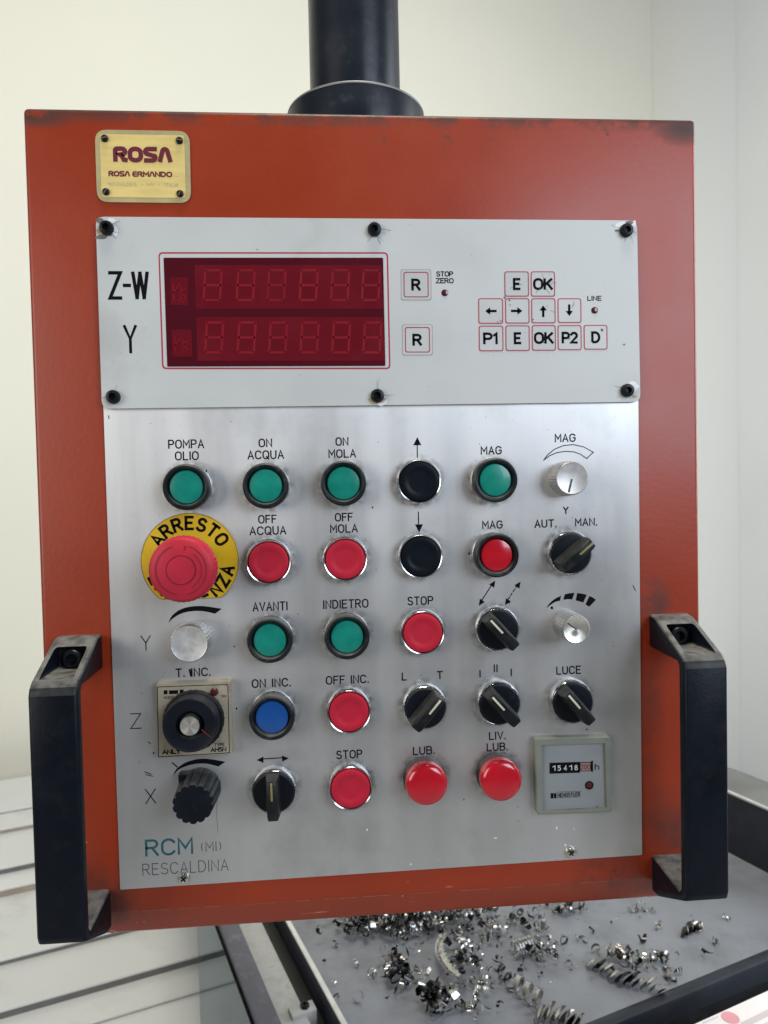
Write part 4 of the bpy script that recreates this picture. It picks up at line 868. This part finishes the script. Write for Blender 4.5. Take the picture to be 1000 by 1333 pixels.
# timer relay
O5 = (200, 880); k5 = .11
def t5(x, y, h_): return Q(O5[0]+x*k5, O5[1]+y*k5, h_)
HT = .0085
cor = [t5(25, 95, HT), t5(905, 60, HT), t5(938, 925, HT), t5(55, 968, HT)]
tc_ = P(253, 936, HM); tcc = Vector((tc_.x, -HM, tc_.z))
bm = bmesh.new(); f_ = prism(bm, rquad(cor, .0012, 3), HM, HT); bmesh.ops.bevel(bm, geom=list(f_.edges), offset=.0006, segments=2, affect='EDGES')
tm = put('timer_relay', fin(bm, 'timer_relay', 'beige', loc=tcc), root, tcc, 'square beige timer with black dial')
def tprint(b):
    h = HT+E1
    for p, q in (((45, 130), (880, 100)), ((880, 100), (898, 908)), ((898, 908), (58, 958)), ((58, 958), (45, 130))): stroke(b, [t5(*p, h), t5(*q, h)], .9*pxm(), h)
    for x0, x1, y0, y1 in ((120, 165, 170, 218), (183, 290, 170, 215), (310, 355, 162, 207), (385, 500, 178, 196), (512, 570, 172, 190)):
        flat(b, [t5(x0, y0, h), t5(x1, y0-3, h), t5(x1, y1-3, h), t5(x0, y1, h)], h+1e-5)
    def tx(s, x0, x1, y0, y1, w_, gap=1.5): text(b, s, O5[0]+x0*k5, O5[0]+x1*k5, O5[1]+(y0+y1)/2*k5, (y1-y0)*k5, w_, h, gap=gap)
    tx('MODEL', 122, 262, 238, 270, .6); tx('ON', 802, 858, 226, 250, .6); tx('ANLY', 108, 318, 872, 918, 1.5, 1.0); tx('TYPE', 722, 838, 796, 830, .8); tx('AH5N', 680, 856, 848, 892, 1.25, 1.1)
printed('timer_lettering', tm, tprint)
bm = bmesh.new(); p = P(O5[0]+720*k5, O5[1]+187*k5, HT); lathe(bm, [(.0026, 0), (.0026, .0006), (.0017, .0015), (0, .0018)], seg=24); put('indicator_lamp', fin(bm, 'indicator_lamp', 'led'), tm, p)
p = P(O5[0]+462*k5, O5[1]+545*k5, .014); sb = Vector((p.x, -HT, p.z)); rs = 39*pxm(.013)
bm = bmesh.new(); lathe(bm, [(rs*1.0, 0), (rs*1.0, .0035), (rs*.97, .005), (rs*.93, .0052), (rs*.90, .0050)], seg=72, rfun=lambda a, h_: 1+.012*math.cos(a*30)); put('dial_skirt', fin(bm, 'dial_skirt', 'lever'), tm, sb)
fh = .024; p = P(O5[0]+428*k5, O5[1]+592*k5, fh); dk = Vector((p.x, -HT, p.z)); rd = 35.6*pxm(fh); q = fh-HT
bm = bmesh.new(); lathe(bm, [(rd*1.03, .004), (rd*1.0, q-.002), (rd*.975, q-.0003), (rd*.95, q), (rd*.90, q-.0004), (rd*.52, q-.0012), (rd*.46, q-.0050), (rd*.40, q-.0052), (rd*.37, q-.001), (rd*.355, q)], seg=72)
dl = put('dial_knob', fin(bm, 'dial_knob', 'blackp'), tm, dk)
bm = bmesh.new(); lathe(bm, [(rd*.355, q), (rd*.34, q+.0005), (0, q+.0005)], seg=48); put('dial_cap', fin(bm, 'dial_cap', 'spun'), tm, dk, 'shiny spun cap in the dial centre')
bm = bmesh.new(); stroke(bm, [(rd*.42, -rd*.16), (rd*.72, -rd*.44)], .0006, q-.0003); fix_front(bm); put('pointer_line', fin(bm, 'pointer_line', 'groove', smooth=False), tm, dk)

# hour counter
O7 = (690, 950)
def c7(x, y, h_): return Q(O7[0]+x*k5, O7[1]+y*k5, h_)
HC = .0075
cor = [c7(55, 100, HC), c7(950, 80, HC), c7(972, 978, HC), c7(85, 1008, HC)]
cc_ = P(745, 1008, HM); ccc = Vector((cc_.x, -HM, cc_.z))
inner = [c7(140, 182, HC), c7(890, 158, HC), c7(912, 925, HC), c7(150, 962, HC)]
bm = bmesh.new(); O_ = rquad(cor, .0018, 4); I_ = rquad(inner, .0006, 4)
n = len(O_); vo = [bm.verts.new((x, -HC+.0006, z_)) for x, z_ in O_]; cen = (sum(x for x, _ in O_)/n, sum(z_ for _, z_ in O_)/n)
vo2 = [bm.verts.new((cen[0]+(x-cen[0])*.97, -HC, cen[1]+(z_-cen[1])*.97)) for x, z_ in O_]
vb = [bm.verts.new((x, -HM, z_)) for x, z_ in O_]; vi = [bm.verts.new((x, -HC, z_)) for x, z_ in I_]; vi2 = [bm.verts.new((x, -HC+.0022, z_)) for x, z_ in I_]
for i in range(n):
    j = (i+1) % n
    for a, b in ((vb, vo), (vo, vo2), (vo2, vi), (vi, vi2)): bm.faces.new((a[i], a[j], b[j], b[i]))
bmesh.ops.recalc_face_normals(bm, faces=bm.faces)
ct = put('hour_counter', fin(bm, 'hour_counter', 'cgrey', loc=ccc, ang=25), root, ccc, 'square grey hour counter with digit drums')
HF = HC-.002
I2 = [(cen[0]+(x-cen[0])*1.004, cen[1]+(z_-cen[1])*1.004) for x, z_ in I_]
printed('counter_face', ct, lambda b: flat(b, I2, HF), 'cface')
def box7(b, x0, x1, y0, y1, h, mi=0, sl=.0): flat(b, [c7(x0, y0, h), c7(x1, y0-sl, h), c7(x1, y1-sl, h), c7(x0, y1, h)], h, mi)
printed('counter_window', ct, lambda b: (box7(b, 232, 590, 392, 520, HF+.0002, sl=12), box7(b, 585, 735, 384, 492, HF+.00015, sl=4), box7(b, 728, 746, 366, 496, HF+.00025)), 'ink')
for ch, x in (('1', 285), ('5', 345), ('4', 418), ('1', 482), ('8', 545)):
    printed('digit', ct, lambda b: text(b, ch, O7[0]+(x-14)*k5, O7[0]+(x+16)*k5, O7[1]+(452-(x-400)*.03)*k5, 6.2, 1.15, HF+.0003), 'white')
printed('decimal_drum', ct, lambda b: box7(b, 598, 716, 394, 484, HF+.0003, sl=3), 'orange_drum')
printed('decimal_digits', ct, lambda b: [text(b, ch, O7[0]+(x-12)*k5, O7[0]+(x+14)*k5, O7[1]+437*k5, 6, 1.0, HF+.0004) for ch, x in (('2', 615), ('0', 655), ('0', 697))], 'maroon')
printed('counter_lettering', ct, lambda b: (text(b, 'h', O7[0]+772*k5, O7[0]+815*k5, O7[1]+436*k5, 7.6, 1.2, HF+.0001), text(b, 'HENGSTLER', O7[0]+330*k5, O7[0]+592*k5, O7[1]+768*k5, 4.6, .8, HF+.0002, gap=1.4), box7(b, 245, 278, 750, 812, HF+.0001), box7(b, 284, 312, 750, 812, HF+.0001),
        stroke(b, [c7(318, 738, HF), c7(600, 728, HF)], .5*pxm(), HF+.0001), stroke(b, [c7(318, 803, HF), c7(600, 793, HF)], .5*pxm(), HF+.0001), box7(b, 788, 806, 905, 930, HF+.0001)), 'ink')
p = P(O7[0]+700*k5, O7[1]+655*k5, HF); bm = bmesh.new(); lathe(bm, [(.0029, 0), (.0029, .0005), (.0024, .0008), (.002, .0003), (0, .0002)], seg=28, midx=[0, 0, 0, 1]); put('indicator_window', fin(bm, 'indicator_window', ['ink', 'led']), ct, p)

# ------------------------------------------------------------------ bridge handles
def handle(cx, lab):
    W = .0142
    outer = [(0, -.1480), (.0075, -.1488), (.0440, -.1665), (.0480, -.1700), (.0500, -.1745), (.0500, -.3195), (.0485, -.3240), (.0440, -.3268), (.0075, -.3445), (0, -.3452)]
    inner = [(0, -.3190), (.0390, -.3222), (.0412, -.3195), (.0412, -.1745), (.0390, -.1718), (0, -.1712)]
    prof = outer+inner
    bm = bmesh.new()
    A = [bm.verts.new((cx-W, -h_, z_)) for h_, z_ in prof]; B = [bm.verts.new((cx+W, -h_, z_)) for h_, z_ in prof]; n = len(prof)
    bm.faces.new(A); bm.faces.new(B[::-1])
    for i in range(n): bm.faces.new((A[(i+1) % n], A[i], B[i], B[(i+1) % n]))
    bmesh.ops.recalc_face_normals(bm, faces=bm.faces)
    be = [e for e in bm.edges if abs(e.verts[0].co.x-e.verts[1].co.x) < 1e-6 and not (abs(e.verts[0].co.y) < 1e-5 and abs(e.verts[1].co.y) < 1e-5)]
    bmesh.ops.bevel(bm, geom=be, offset=.0022, segments=3, profile=.5, affect='EDGES')
    body = bpy.data.objects.new('grip_tmp', fin(bm, 'handle', 'handle')); COL.objects.link(body)
    cut = bmesh.new()
    box(cut, cx-W+.0042, cx+W-.0042, -.07, -.010, -.1668, -.1525, bev=.0015); box(cut, cx-W+.0042, cx+W-.0042, -.07, -.010, -.3405, -.3275, bev=.0015)
    co = bpy.data.objects.new('cut_tmp', fin(cut, 'cut', 'handle')); COL.objects.link(co)
    md = body.modifiers.new('b', 'BOOLEAN'); md.operation = 'DIFFERENCE'; md.object = co; md.solver = 'EXACT'
    b2 = body.modifiers.new('v', 'BEVEL'); b2.width = .0007; b2.segments = 2; b2.limit_method = 'ANGLE'; b2.angle_limit = math.radians(42)
    dg = bpy.context.evaluated_depsgraph_get(); me = bpy.data.meshes.new_from_object(body.evaluated_get(dg)); me.name = 'handle'
    bpy.data.objects.remove(body); bpy.data.objects.remove(co)
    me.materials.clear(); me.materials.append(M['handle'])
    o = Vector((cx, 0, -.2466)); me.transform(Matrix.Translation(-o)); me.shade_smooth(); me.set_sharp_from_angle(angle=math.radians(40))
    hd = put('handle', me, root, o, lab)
    for z_ in (-.1606, -.3325):
        bm = bmesh.new(); lathe(bm, [(.0060, 0), (.0060, .0050), (.0054, .0058), (.0034, .0058)], seg=32); lathe(bm, [(.0034, .0058), (.0031, .0025), (0, .0025)], seg=6)
        put('handle_bolt', fin(bm, 'handle_bolt', 'screwb'), hd, (cx, -.0101, z_))
handle(-.2004, 'black bridge handle on the left edge'); handle(.2008, 'black bridge handle on the right edge')

# ================================================================== METAL CHIPS
def ribbon(bm, path, widths, nrm=None, thick=0, mi=0, teeth=0):
    """strip along path; widths list; side vectors given or level"""
    n = len(path); L_, R_ = [], []
    for i, p in enumerate(path):
        s = nrm[i]*widths[i]/2
        k = 1+teeth*(.5 if i % 2 else -.5)
        L_.append(bm.verts.new(p+s*k)); R_.append(bm.verts.new(p-s))
    for i in range(n-1): f = bm.faces.new((L_[i], R_[i], R_[i+1], L_[i+1])); f.material_index = mi; f.smooth = True
def rvec(r): 
    v = Vector((r.gauss(0, 1), r.gauss(0, 1), r.gauss(0, 1))); return v.normalized()
def curl(bm, c, size, r, turns=None, seg=None, mi=0, wid=None):
    """helical curl ribbon"""
    turns = turns or r.uniform(.35, 1.3); seg = seg or max(5, int(turns*11)); ax = rvec(r); ax.z *= .6; ax.normalize()
    e1 = ax.orthogonal().normalized(); e2 = ax.cross(e1); wd = wid or size*r.uniform(.35, .9); pitch = size*r.uniform(.2, .9); a0 = r.uniform(0, 2*PI)
    path, nr, ws = [], [], []
    for k in range(seg+1):
        t = k/seg; a = a0+t*turns*2*PI; rad = size*.5*(1-.25*t)
        path.append(c+e1*math.cos(a)*rad+e2*math.sin(a)*rad+ax*pitch*(t-.5)); nr.append(ax); ws.append(wd*(.35+.65*math.sin(PI*min(1, t*1.15+.08))))
    lo = min(p.z-wd/2*abs(ax.z) for p in path); dz = c.z-size*.15-lo
    path = [p+Vector((0, 0, max(0, dz))) for p in path]
    ribbon(bm, path, ws, nr, mi=mi)
def sliver(bm, c, size, r, mi=0):
    a = r.uniform(0, 2*PI); d = Vector((math.cos(a), math.sin(a), r.uniform(-.1, .25))); s = Vector((-d.y, d.x, r.uniform(-.4, .4))).normalized(); b = r.uniform(-.4, .4)
    path, nr, ws = [], [], []
    for k in range(5):
        t = k/4-.5; path.append(c+d*size*t+s*b*size*(t*t)*2+Vector((0, 0, size*.1+abs(t)*size*.15))); nr.append((s+Vector((0, 0, t))).normalized()); ws.append(size*.16*(1.2-abs(t)*1.6))
    ribbon(bm, path, ws, nr, mi=mi)
def fan_string(bm, p0, p1, n, size, r, bend=.2, mi=0, lean=.55):
    """conical chip string: cupped pointed leaves fanned one behind the other"""
    d = (p1-p0); L_ = d.length; d.normalize(); s = Vector((-d.y, d.x, 0)); up = Vector((0, 0, 1))
    for k in range(n):
        t = k/max(1, n-1); c = p0+(p1-p0)*t+s*bend*L_*math.sin(PI*t); sz = size*(.55+.5*math.sin(PI*(t*.75+.2)))*r.uniform(.85, 1.1)
        fw = (d*lean+up*(1-lean*.3)+s*r.uniform(-.35, .35)).normalized()      # leaf axis, root to tip
        sd = (s+d*.35+up*r.uniform(-.15, .15)).normalized(); cup = d
        m_ = mi if r.random() < .6 else 1-mi
        grid = []
        for q in range(6):
            u = q/5; hw = sz*.50*math.sin(PI*(.12+.88*u))**.7*(1 if u < .6 else (1-(u-.6)/.4*.85)); row = []
            for w_ in (-1, -.5, 0, .5, 1): row.append(bm.verts.new(c+fw*sz*u+sd*hw*w_+cup*(sz*.28*(w_*w_)*(1-u*.3)+sz*.35*u*u)))
            grid.append(row)
        for a, b in zip(grid, grid[1:]):
            for w_ in range(4): f = bm.faces.new((a[w_], a[w_+1], b[w_+1], b[w_])); f.material_index = m_; f.smooth = True
def coil(bm, p0, p1, rad, turns, wd, up=1.0, mi=0, seg=14, taper=0):
    d = p1-p0; ax = d.normalized(); e1 = ax.orthogonal().normalized(); e2 = ax.cross(e1); n = int(turns*seg); path, nr, ws = [], [], []
    for k in range(n+1):
        t = k/n; a = t*turns*2*PI; rr = rad*(1-taper*abs(t-.5)*2)
        path.append(p0+d*t+e1*math.cos(a)*rr+e2*math.sin(a)*rr+Vector((0, 0, rad*up))); nr.append(ax); ws.append(wd)
    ribbon(bm, path, ws, nr, mi=mi)
rr = random.Random(21)
def chip_thing(name, px, py, lab, f, group=None, cat='metal chip', mats=('chip', 'chipd'), drop=True):
    c = G(px, py, TZ+.0003); bm = bmesh.new(); f(bm, c)
    lo = min(v.co.z for v in bm.verts)
    if drop: bmesh.ops.translate(bm, verts=bm.verts, vec=(0, 0, TZ+.0004-lo))
    o = put(name, fin(bm, name, mats, ang=60, loc=c), None, c); return tag(o, lab, cat, group)
g_ = lambda x, y: G(x, y, TZ+.0005)
chip_thing('coiled_chip', 680, 1241, 'tight dark coil spring-like chip right of the long pale chip', lambda b, c: coil(b, g_(669, 1246), g_(692, 1238), .0105, 6, .0028, mi=0))
def longchip(b, c):
    pts = [(578, 1232), (573, 1244), (572, 1256), (577, 1268), (585, 1280), (597, 1291)]; path = [g_(*p)+Vector((0, 0, .016)) for p in pts]; fine = []
    for i in range(len(path)-1):
        for k in range(5): fine.append(path[i].lerp(path[i+1], k/5))
    fine.append(path[-1]); n = len(fine)
    for (o1, w0, z0, z1, te) in ((-.0030, .0062, .0, .003, .9), (.0022, .0066, .003, -.002, .8)):
        pp, nr, ws = [], [], []
        for i, p in enumerate(fine):
            d = (fine[min(i+1, n-1)]-fine[max(i-1, 0)]).normalized(); s = Vector((-d.y, d.x, 0)); pp.append(p+s*o1+Vector((0, 0, z0))); nr.append((s+Vector((0, 0, .5 if o1 > 0 else -.6))).normalized()); ws.append(w0*(.5+.5*math.sin(PI*i/(n-1))**.5))
        ribbon(b, pp, ws, nr, teeth=te)
chip_thing('long_curved_chip', 580, 1253, 'long pale serrated chip curving through the chip pile', longchip, mats=('chippale', 'chipd'), drop=False)
chip_thing('chip_string', 655, 1278, 'looped ribbon chip string right of the pile, ending at the bottom edge', lambda b, c: (coil(b, g_(648, 1262), g_(666, 1288), .0065, 2.2, .0050, up=1, mi=1), coil(b, g_(668, 1288), g_(706, 1316), .0105, 3.1, .0060, up=1)))
chip_thing('fanned_chip', 708, 1318, 'dark leafy fanned chip at the bottom edge', lambda b, c: fan_string(b, g_(694, 1330), g_(746, 1338), 6, .026, rr, .05, 0, .2))
chip_thing('fanned_chip', 800, 1275, 'large bright fanned chip string near the tray front edge', lambda b, c: fan_string(b, g_(762, 1256), g_(856, 1292), 10, .021, rr, -.08, 0, .45))
chip_thing('curled_chip', 899, 1212, 'lone shiny curled chip right of the others', lambda b, c: (fan_string(b, g_(886, 1220), g_(908, 1212), 4, .018, rr, .1), curl(b, c+Vector((.008, .004, .004)), .010, rr, 1.2)))
spots = [(823, 1187, .013, 1, 'left one of three bright curls at the box bottom edge'), (835, 1186, .014, 1, 'middle one of three bright curls at the box bottom edge'), (849, 1188, .011, 1, 'right one of three bright curls at the box bottom edge'),
 (857, 1210, .013, 1, 'thin curl below the three curls at the box edge'), (836, 1226, .016, 0, 'dark two-horned curl above the right fanned string'), (838, 1252, .017, 1, 'round curl behind the right fanned string'), (851, 1250, .015, 1, 'bright curl at the right end of the fanned string'),
 (866, 1257, .012, 0, 'dark hooked chip right of the round curl'), (758, 1226, .012, 1, 'small bright ring alone in the middle of the tray'), (734, 1229, .012, 0, 'dark curved sliver left of the small ring'), (776, 1240, .013, 0, 'dark bow shaped chip left of the fanned string'), (770, 1214, .010, 0, 'short dark straight chip above the small ring'),
 (705, 1240, .015, 1, 'bright curl just right of the coil chip'), (722, 1246, .016, 0, 'dark round curl right of the coil chip'), (741, 1261, .009, 1, 'tiny bright chip in the clear patch of the tray'), (882, 1268, .012, 0, 'brownish hooked chip near the tray front edge'),
 (930, 1229, .013, 0, 'dark bent chip nearest the right tray wall'), (921, 1247, .015, 0, 'dark forked chip near the right front edge'), (868, 1277, .017, 1, 'flat bright chip touching the tray front edge'), (811, 1243, .015, 1, 'curl perched above the left of the fanned string'),
 (463, 1259, .012, 1, 'bright little curl left of the pile'), (484, 1272, .012, 1, 'small bright sliver below the pile'), (435, 1283, .009, 1, 'small bright chip beside the left rim'), (438, 1299, .008, 0, 'small dark chip beside the left rim'), (466, 1306, .015, 0, 'dark clump of curls near the left rim at the bottom'), (436, 1234, .010, 0, 'dark ring chip far left on the tray'), (944, 1197, .009, 1, 'flat round chip by the right handle foot')]
for i, (x, y, s, b_, lab) in enumerate(spots):
    def f(b, c, s=s, b_=b_):
        curl(b, c+Vector((0, 0, s*.4)), s, rr, rr.uniform(.6, 1.1), 14, mi=0 if b_ else 1, wid=s*rr.uniform(.18, .5))
        if rr.random() < .6: curl(b, c+Vector((s*.3, -s*.2, s*.3)), s*.7, rr, rr.uniform(.4, .9), 10, mi=1 if b_ else 0, wid=s*.25)
    chip_thing('metal_chip', x, y, lab, f, 'loose metal chips on the tray')
# fine swarf nobody could count
bm = bmesh.new(); r = random.Random(4)
def swarf(n, cx, cy, sx, sy, lo, hi, heap=0, lim=None):
    for k in range(n):
        x, y = r.gauss(cx, sx), r.gauss(cy, sy)
        if lim and not (lim[0] < x < lim[2] and lim[1] < y < lim[3]): continue
        p = G(x, y, TZ); a, b = ab_of(p)
        if not (.09 < a < .77 and .20 < b < 1.15): continue
        s = r.uniform(lo, hi); p.z = TZ+s*.2+r.uniform(0, heap); mi = 1 if r.random() < .56 else 0
        if r.random() < .72: curl(bm, p+Vector((0, 0, s*.3)), s, r, seg=7, mi=mi)
        else: sliver(bm, p, s*1.4, r, mi)
swarf(430, 508, 1203, 40, 13, .005, .013, .018)
swarf(150, 585, 1200, 45, 12, .004, .012, .008)
swarf(70, 516, 1268, 9, 13, .005, .012, .014)
swarf(60, 602, 1250, 12, 16, .005, .013, .012)
swarf(26, 537, 1280, 14, 9, .004, .010, .006)
swarf(48, 570, 1314, 12, 8, .006, .014, .012)
swarf(26, 618, 1319, 12, 5, .004, .010, .006)
swarf(36, 625, 1282, 18, 12, .003, .009, .005)
swarf(70, 655, 1215, 34, 14, .003, .011, .003)
swarf(14, 660, 1256, 30, 12, .003, .009, .003)
swarf(26, 700, 1245, 14, 8, .004, .012, .006)
swarf(26, 760, 1240, 60, 30, .001, .004, .001)
swarf(40, 745, 1187, 11, 4, .004, .012, .004)
swarf(34, 818, 1254, 15, 8, .004, .013, .006)
swarf(12, 855, 1255, 14, 6, .004, .010, .004)
swarf(30, 540, 1260, 60, 30, .0015, .006, .001)
swarf(260, 540, 1150, 90, 40, .004, .010, .02)
swarf(200, 700, 1250, 180, 70, .0006, .0018, .0)
tag(put('metal_swarf', fin(bm, 'metal_swarf', ['chip', 'chipd'], ang=60)), 'pile and scatter of fine steel swarf on the grey tray', 'swarf', kind='stuff')
# dark crumbs fallen beyond the tray, on the oily base
bm = bmesh.new(); r = random.Random(11)
for k in range(260):
    a, b = r.uniform(.25, 1.0), r.uniform(-.05, .16); s = r.uniform(.002, .010); curl(bm, AB(a, b, -.744)+Vector((0, 0, s*.3)), s, r, seg=6, mi=0 if r.random() < .12 else 1)
p = G(912, 1305, -.72)
curl(bm, AB(*ab_of(p), -.735), .016, r, .5, 6, mi=0, wid=.014)
tag(put('fallen_crumbs', fin(bm, 'fallen_crumbs', ['chip', 'black'], ang=60)), 'dark oily crumbs and chips below the tray front edge', 'swarf', kind='stuff')
